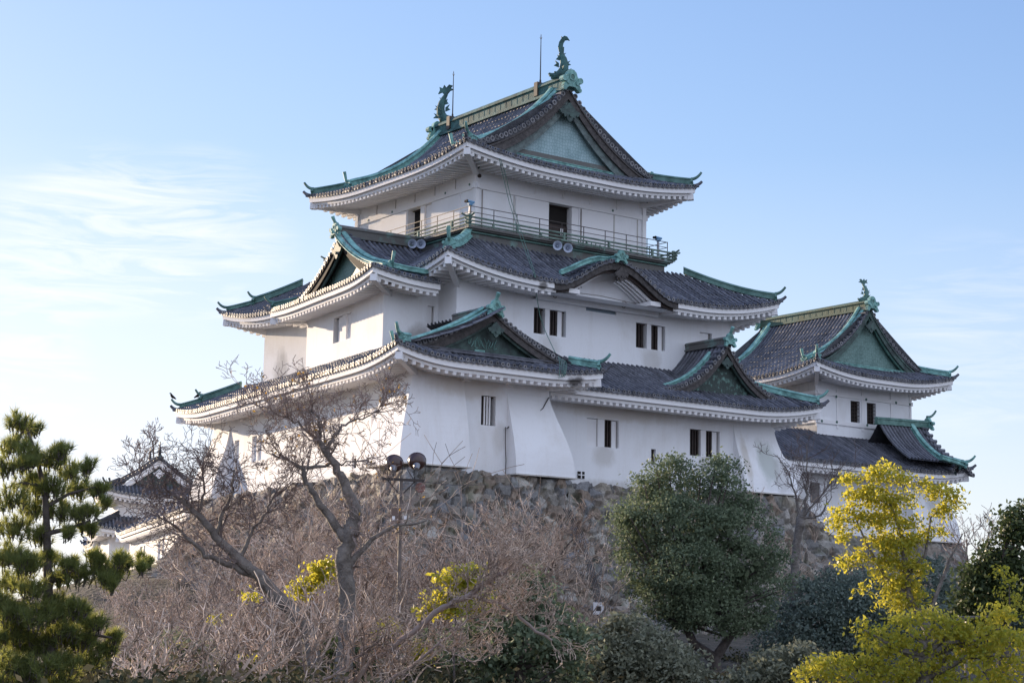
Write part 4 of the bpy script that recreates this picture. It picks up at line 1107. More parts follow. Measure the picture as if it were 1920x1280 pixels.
# ------------------------------------------------------------------ fish ornaments and rods
def fish(parent, p, dirv, s, mt, name='fish_ornament', lab=None, curl=1):
    'head down on the ridge looking along dirv (inwards), tail flung up'
    d = V((dirv[0], dirv[1], 0)).normalized(); x = V((-d.y, d.x, 0)); z = V((0, 0, 1)); p = V(p)
    mb = MB()
    prof = [(.42, .12, .20), (.22, .10, .27), (-.05, .25, .29), (-.22, .55, .27), (-.25, .90, .24), (-.18, 1.25, .20), (-.05, 1.55, .15), (.10*curl, 1.80, .11), (.14*curl, 2.0, .08)]
    rows = []
    for i, (a, h, r) in enumerate(prof):
        n0 = prof[max(0, i-1)]; n1 = prof[min(len(prof)-1, i+1)]; t = (d*(n1[0]-n0[0])+z*(n1[1]-n0[1])).normalized(); y = t.cross(x).normalized()
        rows.append([p+d*a*s+z*h*s+(x*math.cos(2*PI*k/12)*r*1.0+y*math.sin(2*PI*k/12)*r*1.1)*s for k in range(12)])
    mb.grid(rows, mt, True); mb.add(rows[0], [tuple(range(12))], mt); mb.add(rows[-1], [tuple(range(12))], mt)
    def fin(pts, th=.04):
        mb.prism([p+d*a*s+z*h*s-x*th*s for a, h in pts], x*2*th*s, mt)
    # tail fan with points
    tail = [(.0, 1.75), (-.18, 1.95), (-.42, 1.86), (-.30, 2.08), (-.34, 2.30), (-.12, 2.2), (-.02, 2.42), (.12, 2.22), (.30, 2.42), (.52, 2.34), (.38, 2.2), (.60, 2.08), (.36, 2.02), (.22, 1.85)]
    if curl < 0: tail = [(.10, 1.7), (.16, 2.0), (.10, 2.3), (-.05, 2.55), (-.02, 2.68), (-.12, 2.62), (-.22, 2.72), (-.40, 2.66), (-.56, 2.42), (-.42, 2.46), (-.28, 2.44), (-.18, 2.25), (-.14, 2.0), (-.22, 1.75)]
    fin(tail, .07)
    fin([(-.36, 1.0), (-.62, 1.12), (-.50, .96), (-.66, .86), (-.42, .80)]); fin([(-.40, .5), (-.70, .62), (-.56, .44), (-.72, .30), (-.42, .28)])
    fin([(-.05, 1.5), (-.34, 1.62), (-.2, 1.42), (-.38, 1.3), (-.22, 1.22)])
    fin([(.08, .95), (.34, 1.12), (.24, .92), (.40, .80), (.08, .68)]); fin([(.0, 1.35), (.2, 1.5), (.16, 1.34), (.28, 1.2), (-.02, 1.12)])
    for sg in (-1, 1):  # side fins splayed
        c = p+x*sg*.18*s+z*.55*s-d*.1*s
        mb.add([c, c+x*sg*.36*s+z*.34*s-d*.1*s, c+x*sg*.22*s+z*.16*s, c+x*sg*.42*s+z*.08*s-d*.12*s, c+x*sg*.16*s-z*.12*s], [(0, 1, 2), (0, 2, 3), (0, 3, 4)], mt)
        mb.tube([p+d*.30*s+x*sg*.14*s+z*.28*s, p+d*.34*s+x*sg*.2*s+z*.36*s], [.07*s, .05*s], 8, mt)
    mb.tube([p+d*.40*s+z*.16*s, p+d*.62*s+z*.20*s, p+d*.7*s+z*.3*s], [.16*s, .13*s, .07*s], 8, mt)
    mb.tube([p+d*.36*s+z*.02*s, p+d*.58*s+z*.02*s], [.14*s, .09*s], 8, mt)
    return mb.build(name, parent)
fish(keep, (XC, YG+.85, zr_+.92), (-.81, .59, 0), .93, m_ridgecop, curl=-1)
fish(keep, (XC, tbk[1]-GV-.6, zr_+.95), (0.6, -.8, 0), 1.0, m_ridgecop)
def rod(parent, p, h):
    m_ = MB(); p = V(p); m_.tube([p, p+V((0, 0, .25)), p+V((0, 0, .3)), p+V((0, 0, h))], [.07, .06, .04, .022], 6, m_iron)
    for k in range(3):
        an = k*2.1; m_.tube([p+V((0, 0, h-.3)), p+V((.07*math.cos(an), .07*math.sin(an), h-.12))], .012, 4, m_iron)
    m_.tube([p+V((0, 0, h-.3)), p+V((0, 0, h+.05))], .015, 4, m_iron)
    m_.box(p-V((0, 0, .35)), V((.34, 0, 0)), V((0, .16, 0)), V((0, 0, .42)), m_iron)
    return m_.build('lightning_rod', parent)
rod(keep, (XC, 81.2, zr_+1.0), 3.0); rod(keep, (XC, 90.3, zr_+1.0), 3.0)
# ------------------------------------------------------------------ generic hip-and-gable roof on a rectangle
def hipgable(parent, O, ex, ey, wx, wy, ov, z0, f, gv, lift=(.5, .5), name='roof', disc=None, panel=None, board=None, mt=None, rh=.8, rw=.45, oni_s=.6, gbh=.4, trim2=None, zb_off=.1, gable=True, raf=.43, base=True, dshort=None, white_board=False):
    ex = V(ex); ey = V(ey); O = V((O[0], O[1], 0)); mt = mt or m_copper; disc = disc or m_ring
    c00 = O-ex*ov-ey*ov; c10 = O+ex*(wx+ov)-ey*ov; c11 = O+ex*(wx+ov)+ey*(wy+ov); c01 = O-ex*ov+ey*(wy+ov)
    HWx = wx/2+ov
    T, E, Rf = MB(), MB(), MB()
    ds = dshort or gv+.55
    kw = dict(l0=lift[0], l1=lift[1], Lc=min(6, wx*.6), O=ov)
    if gable:
        SL_ = Side(c01, c00, z0, f, HWx, sv0=gv, sv1=gv, **kw); SF_ = Side(c00, c10, z0, f, ds, **kw)
        SR_ = Side(c10, c11, z0, f, HWx, sv0=gv, sv1=gv, **kw); SB_ = Side(c11, c01, z0, f, ds, **kw)
    else:
        dd = dshort
        SL_, SF_, SR_, SB_ = [Side(a, b, z0, f, dd, **kw) for a, b in ((c01, c00), (c00, c10), (c10, c11), (c11, c01))]
    for S in (SL_, SF_, SR_, SB_): fill_side(S, T, E, Rf, disc=disc, raf=raf)
    roof = T.build(name, parent)
    for s_, e_ in ((SL_, 0), (SL_, 1), (SF_, 1)): corner_beam(s_, e_, E)
    E.build('eave_boards', roof); Rf.build('rafters', roof)
    if gable:
        vt = MB(); verge(SL_, 1, vt, SL_.L-gv, gv+.5, HWx-.1, -ey); verge(SR_, 0, vt, gv, gv+.5, HWx-.1, -ey); vt.build('verge_tiles', roof)
        b_, p_ = MB(), MB(); cc = c00+ex*HWx+ey*gv
        gable_face(b_, p_, lambda x: z0+f(HWx-abs(x)), cc, ex, -ey, HWx-gv-.25, z0+f(gv+.45)+zb_off, panel or m_scale_m, board or m_gable_d, trim2 or m_copper_d, bh=gbh)
        gegyo(b_, cc+V((0, 0, z0+f(HWx)-1.55)), ex, -ey, .36, trim2 or m_gable_d)
        b_.build('bargeboard', roof); p_.build('gable_panel', roof)
        if base:
            sw = MB(); zz = z0+f(gv+.35); a = cc+ey*.2-ex*(HWx-gv-.6); b = cc+ey*.2+ex*(HWx-gv-.6)
            sweep(sw, [V((a.x, a.y, zz)), V((b.x, b.y, zz))], ridge_prof(.22, .2), mt); sw.build('gable_base_ridge', roof)
        zr = z0+f(HWx)-.1; a = cc-ey*-.0-ey*.05; b = c01+ex*HWx-ey*(gv-.05)
        main_ridge(roof, (a.x, a.y, zr), (b.x, b.y, zr), rw, rh, m_copper_y if mt is m_copper else mt, oni_s, ends=(1, 1), horns=False)
        for S, q, sg, top in ((SL_, SL_.L-gv-.85, 1, 1), (SL_, gv+.85, -1, 1), (SR_, gv+.85, -1, 1)):
            m_ = MB()
            for off, hh in ((0, .36), (.38*sg, .2)):
                sweep(m_, [S.P(q+off, gv-.2+(HWx-.15-gv+.2)*i/14, .06) for i in range(15)], ridge_prof(.30, hh), mt)
            p = S.P(q, gv-.2, .06); oni(m_, p-S.n*.05+V((0, 0, .12)), -S.n, .38, mt)
            m_.tube([p+V((0, 0, .25)), p-S.n*.2+V((0, 0, .36)), p-S.n*.32+V((0, 0, .8))], [.06, .075, .1], 8, mt)
            m_.build('descending_ridge', roof)
    hd = (gv+.3) if gable else dshort
    for S, e_ in ((SL_, 0), (SL_, 1), (SF_, 1)):
        ridge_part(lambda m_: hip_ridge(S, e_, m_, hd, two=False, mt=mt, mb_t=m_), roof)
    return roof, (SL_, SF_, SR_, SB_)

# ------------------------------------------------------------------ small tower at the right
tower = empty('corner_tower', (88, 80, 6.5), 'smaller two-storey white castle tower at the right with a tiled gable roof and barred windows', 'castle tower')
QX0, QX1, QY0, QY1 = 84.25, 93.2, 82.0, 91.0
tw2 = MB()
def xt2(px, py): return ony(px, py, QY0).x-QX0
zt_ = ony(1615, 753, QY0).z; zb_ = ony(1613, 793, QY0).z
HQ = [(xt2(1595, 770), xt2(1612.5, 770), zb_, zt_), (xt2(1625.5, 775), xt2(1642.5, 775), zb_, zt_)]
pQ = wall(tw2, (QX0, QY0), (QX1, QY0), 13.0, 17.2, HQ, m_plaster, rev=.25)
wall(tw2, (QX1, QY0), (QX1, QY1), 13.0, 17.2, [], m_plaster); wall(tw2, (QX1, QY1), (QX0, QY1), 13.0, 17.2, [], m_plaster)
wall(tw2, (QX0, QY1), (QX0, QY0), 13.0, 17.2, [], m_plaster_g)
t2 = tw2.build('upper_wall', tower)
for h in HQ:
    wi = window(tower, pQ, h, [], rev=.25)
    lt = MB(); a, b, c, d = h
    for i in range(1, 4): x = a+(b-a)*i/4; lt.bar(pQ(x, c, .1), pQ(x, d, .1), .03, .03, m_wood, up=V((0, 1, 0)))
    for i in range(1, 6): z = c+(d-c)*i/6; lt.bar(pQ(a, z, .1), pQ(b, z, .1), .03, .03, m_wood)
    lt.build('lattice', wi)
tb = MB(); XM = (QX0+QX1)/2; hw = (QX1-QX0)/2
for z, hh, k in ((15.72, .12, .09), (13.86, .13, .09)):
    tb.box(V((XM, QY0, z)), V((hw+.2, 0, 0)), V((0, k, 0)), V((0, 0, hh)), m_trim)
    tb.box(V((QX0, (QY0+QY1)/2, z+.003)), V((k, 0, 0)), V((0, (QY1-QY0)/2+.2, 0)), V((0, 0, hh)), m_trim)
for x in (QX0, QX0+hw*.42, QX1-hw*.42, QX1, QX0+HQ[0][1]+.22):
    tb.box(V((x, QY0, 15.2)), V((.09, 0, 0)), V((0, .05, 0)), V((0, 0, 1.7)), m_trim)
tb.build('wall_beam', t2)
st = MB()
for px, py in ((1538, 742), (1566, 743.5), (1622, 749), (1678, 755), (1704, 758), (1539, 789), (1567, 791), (1624, 797)):
    st = MB(); st.disc(ony(px, py, QY0)+V((0, -.1, 0)), (0, -1, 0), .05, 6, m_dark, .10, m_copper_d, .03); st.build('nail_cover', t2)
fq = lambda d: .40*d+.0078*d**3 if d > 0 else .4*d
roofq, _ = hipgable(tower, (QX0, QY0), (1, 0, 0), (0, 1, 0), QX1-QX0, QY1-QY0, 2.1, 16.85, fq, 1.5, lift=(.6, .65), name='top_roof', panel=m_scale_m, rh=.74, oni_s=.72)
fish(tower, (XM, QY0-.1, 16.85+fq(hw+2.1)+.6), (-.6, 1, 0), .62, m_copper_d)
fish(tower, (XM, QY1+.1, 16.85+fq(hw+2.1)+.58), (0, -1, 0), .55, m_copper_d)
# lower storey and the wing joining it to the keep
l2 = MB()
WY = 80.0
ptW = wall(l2, (73.5, WY), (93.3, WY), 5.6, 11.2, [], m_plaster)
wall(l2, (93.3, WY), (93.3, 94), 5.6, 11.2, [], m_plaster); wall(l2, (93.3, 94), (73.5, 94), 5.6, 11.2, [], m_plaster)
l2.build('lower_wall', tower)
q = ony(1527, 923, WY); sg = MB(); sg.box(V((q.x, WY-.05, q.z)), V((.36, 0, 0)), V((0, .06, 0)), V((0, 0, .62)), mat('grey_board', (.13, .12, .12), .8, col2=(.2, .18, .17), vscale=4)); sg.build('shuttered_window', tower)
flare(tower, (93.3, WY), (-1, 0, 0), 3.2, (0, 1, 0), 3.2, 1.1, 1.1, 6.35, 10.8, m_plaster, 1.2)
dp = MB(); q = ony(1475, 905, 76.2)
dp.bar(V((q.x+.2, 76.5, 5.5)), V((q.x-.5, 76.5, 11.3)), .75, .5, m_plaster_g); 
fw = lambda d: .52*d+.012*d*d if d > 0 else .52*d
T, E, Rf = MB(), MB(), MB()
W1 = Side((74, 78.2), (94.8, 78.2), 10.75, fw, 4.4, k0=0, k1=1, l0=0, l1=.45, Lc=4, O=1.8); fill_side(W1, T, E, Rf)
W2 = Side((94.8, 78.2), (94.8, 95.8), 10.75, fw, 3.4, k0=1, k1=1, l0=.45, l1=.5, Lc=4, O=1.8); fill_side(W2, T, E, Rf)
corner_beam(W1, 1, E)
wr = T.build('lower_roof', tower); E.build('eave_boards', wr); Rf.build('rafters', wr)
ridge_part(lambda m_: hip_ridge(W1, 1, m_, 3.0, two=False, mt=m_copper, mb_t=m_), wr)
# gable dormer facing right, seen from its left slope
GX, GYc, GW, GZ = 93.3, 80.7, 2.75, 14.0
fg = lambda d: .62*d+.045*d**3 if d > 0 else 0
T = MB(); z0g = GZ-fg(GW)
G1 = Side((88.6, GYc-GW), (GX, GYc-GW), z0g, fg, GW, k0=0, k1=0, l0=0, l1=0)
slope_only(G1, T, .1, GW)
G2 = Side((GX, GYc+GW), (88.6, GYc+GW), z0g, fg, GW, k0=0, k1=0, l0=0, l1=0)
slope_only(G2, T, .1, GW)
verge(G1, 1, T, G1.L, .3, GW-.1, V((1, 0, 0))); verge(G2, 0, T, 0, .3, GW-.1, V((1, 0, 0)))
gd = T.build('gable_dormer', wr)
b_, p_ = MB(), MB()
gable_face(b_, p_, lambda x: z0g+fg(GW-abs(x)), V((GX, GYc, 0)), V((0, 1, 0)), V((1, 0, 0)), GW*.96, z0g+.3, m_scale_m, m_wood, m_gable_d)
b_.build('bargeboard', gd); p_.build('gable_panel', gd)
main_ridge(gd, (GX+.05, GYc, GZ), (88.4, GYc, GZ-.15), .32, .5, m_copper_d, .62, ends=(1, 0), horns=False)
m_ = MB(); horn(m_, V((GX+.1, GYc, GZ+.75)), (1, 0, 0), .9, .5, .09, m_copper_d); m_.build('ridge_horn', gd); m_ = MB()
sweep(m_, [G1.P(G1.L-1.5, .15+(GW-.3)*i/10, .06) for i in range(11)], ridge_prof(.34, .36), m_copper); m_.build('descending_ridge', gd); m_ = MB()
sweep(m_, [V((GX-1.9+.34*i, GYc-GW-.1-.06*i, z0g+.18-.06*i)) for i in range(6)], ridge_prof(.34, .34), m_copper)
oni(m_, V((GX-.1, GYc-GW-.35, z0g-.02)), (1, 0, 0), .42, m_copper)
m_.build('descending_ridge', gd)
hm = MB()
for j in range(9):
    t = j/8; x = 92.6+2.0*t
    hm.tube([V((x, 77.9+.0*t, 10.75+.75*math.sin(PI*min(1, t*.9+.12))**1.3)), V((x, 80.2, 11.4+.75*math.sin(PI*min(1, t*.9+.12))**1.3))], .14, 8, m_tile)
    hm.disc(V((x, 77.88, 10.75+.75*math.sin(PI*min(1, t*.9+.12))**1.3)), (0, -1, 0), .08, 10, m_tile_d, .15, m_ring, .04)
hm.build('corner_tiles', wr)
# wing eave end butting on the keep's skirt
m_ = MB(); q = ony(1466, 868, 76.9)
m_.bar(V((q.x-1.1, 76.9, q.z+.45)), V((q.x+1.3, 76.9, q.z-.75)), .5, .75, m_trim); m_.build('eave_end', wr)

# ------------------------------------------------------------------ far turret at the left
az = YAW+R(18.7)
fd_ = V((math.cos(az), math.sin(az), 0)); fe = V((math.sin(az), -math.cos(az), 0))
tur = empty('distant_turret', at(300, 1090, 156), 'distant sunlit white castle turret at far left behind bare branches and the rocky slope', 'castle turret')
m_tile_f = m_tile
ft2 = lambda d: .55*d+.03*d*d if d > 0 else .5*d
P0 = at(222, 950, 160); P0.z = 0
wxx = 6.6
tb_ = MB()
cs_ = [P0, P0+fe*wxx, P0+fe*wxx+fd_*6, P0+fd_*6]
for a, b in zip(cs_, cs_[1:]+cs_[:1]): wall(tb_, a, b, 7.9, 11.3, [], m_plaster)
tb_.build('upper_wall', tur)
rt, _ = hipgable(tur, P0, fe, fd_, wxx, 6, 1.45, 11.0, ft2, 1.1, lift=(.55, .55), name='top_roof', disc=m_ringw, panel=m_gable_d, board=m_trim, mt=m_tile_d, rh=.5, rw=.3, oni_s=.42, gbh=.35, trim2=m_trim, base=False)
fish(tur, P0+fe*wxx/2-fd_*.1+V((0, 0, 11.0+ft2(wxx/2+1.45)+.4)), fd_, .5, m_tile_d)
fish(tur, P0+fe*wxx/2+fd_*6.1+V((0, 0, 11.0+ft2(wxx/2+1.45)+.4)), -fd_, .5, m_tile_d)
# middle tier
P1 = P0-fe*.7-fd_*.7
tb_ = MB(); w1 = wxx+1.9
cs_ = [P1, P1+fe*w1, P1+fe*w1+fd_*7.6, P1+fd_*7.6]
for a, b in zip(cs_, cs_[1:]+cs_[:1]): wall(tb_, a, b, 2.5, 8.3, [], m_plaster)
tb_.build('lower_wall', tur)
hipgable(tur, P1, fe, fd_, w1, 7.6, 1.3, 7.9, ft2, .5, lift=(.35, .35), name='lower_roof', disc=m_ringw, gable=False, dshort=2.0, mt=m_tile_d)
# long wing along the ridge, sunlit side with windows
Pa = onplane(243, 1030, (at(243, 1030, 152).x, at(243, 1030, 152).y), fd_); Pa.z = 0
Ln = 36; Pn = Pa-fd_*Ln
def sw_(px, py):
    p = onplane(px, py, (Pa.x, Pa.y), fd_); return (Pa-V((p.x, p.y, 0))).length, p.z
wg = MB(); HW_ = []
for (xa, xb, yt_, yb_) in ((262, 272, 1017, 1042), (296.5, 307.5, 1007, 1033), (333, 346, 1000, 1020)):
    s0, zt0 = sw_(xa, yt_+2); s1, zb0 = sw_(xb, yb_); HW_.append((s0, s1, 4.5, 6.05))
for px in (272, 289, 307, 326, 342):
    s0, _ = sw_(px, 1060); HW_.append((s0, s0+.35, 3.05, 3.9))
HW_.sort()
wing = empty('distant_wing', Pa+V((0, 0, 1.5)), 'low sunlit white castle wing with small windows on the rocky slope at far left', 'castle wing')
pW = wall(wg, Pa, Pn, 1.5, 7.2, HW_, m_plaster)
back = fe*5.4
wall(wg, Pn, Pn+back, 1.5, 7.2, [], m_plaster); wall(wg, Pn+back, Pa+back, 1.5, 7.2, [], m_plaster); wall(wg, Pa+back, Pa, 1.5, 7.2, [], m_plaster)
wg.build('wall', wing)
for h in HW_:
    if h[1]-h[0] > .5: window(wing, pW, h, [(0, .48, 'shut'), (.48, .62, 'post'), (.62, 1, 'shut')])
    else: window(wing, pW, h, [], name='loophole')
T, E, Rf = MB(), MB(), MB()
a_ = Pa-fe*1.1+fd_*1.1; b_2 = Pn-fe*1.1
WG = Side(a_, b_2, 7.25, ft2, 3.9, k0=1, k1=0, l0=.3, l1=0, Lc=3, O=1.1); fill_side(WG, T, E, Rf, disc=m_ringw, band=.9)
WG2 = Side(Pa+fe*6.7+fd_*1.1, a_, 7.25, ft2, 3.9, k0=1, k1=1, l0=.3, l1=.3, Lc=3, O=1.1); fill_side(WG2, T, E, Rf, disc=m_ringw, band=.9)
WG3 = Side(Pn+fe*6.7, Pa+fe*6.7+fd_*1.1, 7.25, ft2, 3.9, k0=0, k1=1, l0=0, l1=.3, Lc=3, O=1.1); fill_side(WG3, T, E, Rf, disc=m_ringw, band=.9)
corner_beam(WG, 0, E)
wr2 = T.build('roof', wing); E.build('eave_boards', wr2); Rf.build('rafters', wr2)
# small gatehouse roof beyond it
gh = empty('distant_gatehouse', at(210, 1075, 172), 'small white gatehouse with a low tiled roof beyond the sunlit wing at far left', 'gatehouse')
Pg = at(194, 1030, 168); Pg.z = 0
tb_ = MB(); cs_ = [Pg, Pg+fe*3.6, Pg+fe*3.6+fd_*7, Pg+fd_*7]
for a, b in zip(cs_, cs_[1:]+cs_[:1]): wall(tb_, a, b, 1.0, 7.3, [], m_plaster)
tb_.build('wall', gh)
hipgable(gh, Pg, fe, fd_, 3.6, 7, 1.1, 7.1, ft2, .6, lift=(.4, .4), name='roof', disc=m_ringw, panel=m_plaster, board=m_trim, mt=m_tile_d, rh=.35, rw=.25, oni_s=.3, gbh=.3, trim2=m_trim, base=False)
# ------------------------------------------------------------------ ground, hill, stone ramparts
import numpy as np
rng = np.random.default_rng(7); random.seed(11)
def earth_mat(name, a, b, c, scale=.6):
    m = bpy.data.materials.new(name); m.use_nodes = True; t = m.node_tree; bs = t.nodes['Principled BSDF']; bs.inputs['Roughness'].default_value = .95
    co = t.nodes.new('ShaderNodeTexCoord'); n = t.nodes.new('ShaderNodeTexNoise'); n.inputs['Scale'].default_value = scale; n.inputs['Detail'].default_value = 9; n.inputs['Roughness'].default_value = .65
    t.links.new(co.outputs['Object'], n.inputs['Vector']); r = t.nodes.new('ShaderNodeValToRGB'); r.color_ramp.elements[0].position = .38; r.color_ramp.elements[0].color = (*a, 1)
    e_ = r.color_ramp.elements.new(.52); e_.color = (*b, 1); r.color_ramp.elements[-1].position = .66; r.color_ramp.elements[-1].color = (*c, 1)
    t.links.new(n.outputs['Fac'], r.inputs[0]); t.links.new(r.outputs[0], bs.inputs['Base Color'])
    bp = t.nodes.new('ShaderNodeBump'); bp.inputs['Strength'].default_value = .8; bp.inputs['Distance'].default_value = .3; n3 = t.nodes.new('ShaderNodeTexNoise'); n3.inputs['Scale'].default_value = 3; n3.inputs['Detail'].default_value = 8
    t.links.new(co.outputs['Object'], n3.inputs['Vector']); t.links.new(n3.outputs['Fac'], bp.inputs['Height']); t.links.new(bp.outputs[0], bs.inputs['Normal'])
    return m
m_earth = earth_mat('earth', (.03, .028, .02), (.065, .055, .038), (.11, .09, .065))
def seg_dist(p, a, b):
    ab = (b[0]-a[0], b[1]-a[1]); t = ((p[0]-a[0])*ab[0]+(p[1]-a[1])*ab[1])/(ab[0]**2+ab[1]**2); t = max(0, min(1, t))
    return math.hypot(p[0]-a[0]-ab[0]*t, p[1]-a[1]-ab[1]*t)
def ground_z(x, y):
    # castle mound: a broad hill under the keep and its wings
    z = -1.7
    d = max(0, max(46-x, x-96, 76-y, y-98)) if True else 0
    dx = max(46-x, 0, x-96); dy = max(78-y, 0, y-100); d = math.hypot(dx, dy)
    z += 2.6*math.exp(-(d/19.)**2)
    d2 = seg_dist((x, y), (Pa.x, Pa.y), (Pn.x, Pn.y)); z += 3.2*math.exp(-(d2/10.)**2)
    z += 1.5*math.exp(-((x-41)**2+(y-91)**2)/50.)
    z += .35*noise.noise(V((x*.09, y*.09, 3.1)))+.12*noise.noise(V((x*.4, y*.4, 1)))
    r = math.hypot(x, y)
    if r < 14: z = min(z, -1.65)
    return z
gm = MB(); nr, na = 96, 150; rows = []
for i in range(nr+1):
    rr = 2+ (i/nr)**1 * 150 if i <= 80 else 127+(2800-127)*((i-80)/(nr-80))**2.2
    row = []
    for k in range(na+1):
        an = YAW+R(-60+120*k/na) if False else R(-10+360*k/na)
        x, y = rr*math.cos(an), rr*math.sin(an)
        row.append(V((x, y, ground_z(x, y) if rr < 400 else -1.7)))
    rows.append(row)
gm.grid(rows, m_earth)
gm.add(rows[0][:-1], [tuple(range(na))], m_earth)
g_ = gm.build('ground'); g_['kind'] = 'structure'; 
g_.data.polygons.foreach_set('use_smooth', [True]*len(g_.data.polygons))

def stone_mat():
    m = bpy.data.materials.new('stone_blocks'); m.use_nodes = True; t = m.node_tree; bs = t.nodes['Principled BSDF']; bs.inputs['Roughness'].default_value = .9
    at_ = t.nodes.new('ShaderNodeAttribute'); at_.attribute_name = 'stone'
    co = t.nodes.new('ShaderNodeTexCoord'); n = t.nodes.new('ShaderNodeTexNoise'); n.inputs['Scale'].default_value = 5; n.inputs['Detail'].default_value = 9; n.inputs['Roughness'].default_value = .7
    t.links.new(co.outputs['Object'], n.inputs['Vector'])
    r = t.nodes.new('ShaderNodeMapRange'); r.inputs['From Min'].default_value = .3; r.inputs['From Max'].default_value = .7; r.inputs['To Min'].default_value = .55; r.inputs['To Max'].default_value = 1.35
    t.links.new(n.outputs['Fac'], r.inputs['Value'])
    x = t.nodes.new('ShaderNodeVectorMath'); x.operation = 'SCALE'; t.links.new(at_.outputs['Color'], x.inputs[0]); t.links.new(r.outputs[0], x.inputs['Scale'])
    # lichen and moss patches
    n2 = t.nodes.new('ShaderNodeTexNoise'); n2.inputs['Scale'].default_value = 1.1; n2.inputs['Detail'].default_value = 8; t.links.new(co.outputs['Object'], n2.inputs['Vector'])
    r2 = t.nodes.new('ShaderNodeMapRange'); r2.inputs['From Min'].default_value = .55; r2.inputs['From Max'].default_value = .72; r2.inputs['To Max'].default_value = .7; t.links.new(n2.outputs['Fac'], r2.inputs['Value'])
    mx = t.nodes.new('ShaderNodeMix'); mx.data_type = 'RGBA'; mx.inputs['B'].default_value = (.11, .115, .07, 1); t.links.new(x.outputs[0], mx.inputs['A']); t.links.new(r2.outputs[0], mx.inputs['Factor'])
    t.links.new(mx.outputs['Result'], bs.inputs['Base Color'])
    bp = t.nodes.new('ShaderNodeBump'); bp.inputs['Strength'].default_value = .7; bp.inputs['Distance'].default_value = .08; t.links.new(n.outputs['Fac'], bp.inputs['Height']); t.links.new(bp.outputs[0], bs.inputs['Normal'])
    return m
m_stone = stone_mat()
PAL = [(.20, .19, .175), (.26, .24, .215), (.16, .155, .15), (.28, .25, .205), (.22, .19, .16), (.185, .185, .19), (.32, .30, .265), (.23, .18, .14)]
def rampart(name, tops, bots, label, cat, res=.13, sc_=1.25, amp=.20, cap_z=None):
    '''ruled battered faces between polylines tops and bots, roughened into fitted stones'''
    vs = []; fs = []; cols = []
    pairs = list(zip(zip(tops, tops[1:]), zip(bots, bots[1:]))); NR = []
    for (t0, t1), (b0, b1) in pairs:
        n_ = (V(t1)-V(t0)).cross(V(b0)-V(t0)).normalized(); NR.append(n_ if n_.z > 0 else -n_)
    for fi, ((t0, t1), (b0, b1)) in enumerate(pairs):
        t0, t1, b0, b1 = V(t0), V(t1), V(b0), V(b1)
        nL = (NR[fi]+NR[fi-1]).normalized() if fi > 0 else NR[fi]; nR = (NR[fi]+NR[fi+1]).normalized() if fi < len(NR)-1 else NR[fi]
        L = max((t1-t0).length, (b1-b0).length); H = max((t0-b0).length, (t1-b1).length)
        nu, nv = max(2, int(L/res)), max(2, int(H/res)); o = len(vs)
        nrm = (t1-t0).cross(b0-t0).normalized()*-1
        if nrm.z < 0: nrm = -nrm
        for j in range(nv+1):
            v = j/nv
            for i in range(nu+1):
                u = i/nu
                a = t0.lerp(t1, u); b = b0.lerp(b1, u); p = a.lerp(b, v)
                # concave batter
                p = p+V((0, 0, -.5*math.sin(PI*v)*min(1, H/8)))
                q = p*sc_; q.z *= 1.35
                q = q+V((noise.noise(p*.8), noise.noise(p*.8+V((9, 0, 0))), 0))*.25
                dd, pts = noise.voronoi(q)
                e_ = min(1, (dd[1]-dd[0])/.15); h = (e_*(2-e_))*amp
                hs = (math.sin(pts[0].x*127.1+pts[0].y*311.7+pts[0].z*74.7)*43758.5453) % 1
                q_ = q-pts[0]; h += amp*.9*(q_.x*((hs*13.7) % 1-.5)*2+q_.z*((hs*29.3) % 1-.5)*2)+(hs-.5)*amp*.9+.05*noise.noise(p*3)
                nn = nL if i == 0 else (nR if i == nu else nrm)
                vs.append(p+nn*h)
                c = PAL[int(hs*997) % len(PAL)]; k = .8+.4*((hs*37) % 1)
                cols.append((c[0]*k, c[1]*k, c[2]*k, 1))
        for j in range(nv):
            for i in range(nu):
                k = o+j*(nu+1)+i; fs.append((k, k+1, k+nu+2, k+nu+1))
    me = bpy.data.meshes.new(name); org = V(bots[0]); me.from_pydata([tuple(p-org) for p in vs], [], fs)
    ca = me.color_attributes.new('stone', 'FLOAT_COLOR', 'POINT'); ca.data.foreach_set('color', [x for c in cols for x in c])
    me.materials.append(m_stone)
    if cap_z is not None: pass
    o_ = bpy.data.objects.new(name, me); sc.collection.objects.link(o_); o_.location = org
    return tag(o_, label, cat)
ZT_ = 7.42
rampart('stone_rampart', [(73.2, 99, ZT_), (73.0, 72.7, ZT_+.2), (55.0, 72.6, ZT_), (54.6, 71.0, ZT_), (45.8, 70.95, ZT_), (49.4, 100, ZT_)],
        [(79.5, 99, -1), (78, 66.5, -1), (57.5, 67.2, -1.2), (56.5, 66.2, -1.2), (41.2, 65.6, -1.6), (42.9, 92.5, 2.5)][::1],
        'tall battered wall of rough grey-brown fitted stones that carries the keep', 'stone wall', sc_=1.3, amp=.30)
rampart('stone_rampart', [(49.4, 100, ZT_), (73, 101, ZT_)], [(42.9, 92.5, 2.5), (60, 112, 0)], 'shaded rear face of rough fitted stones behind the keep', 'stone wall', res=.3)
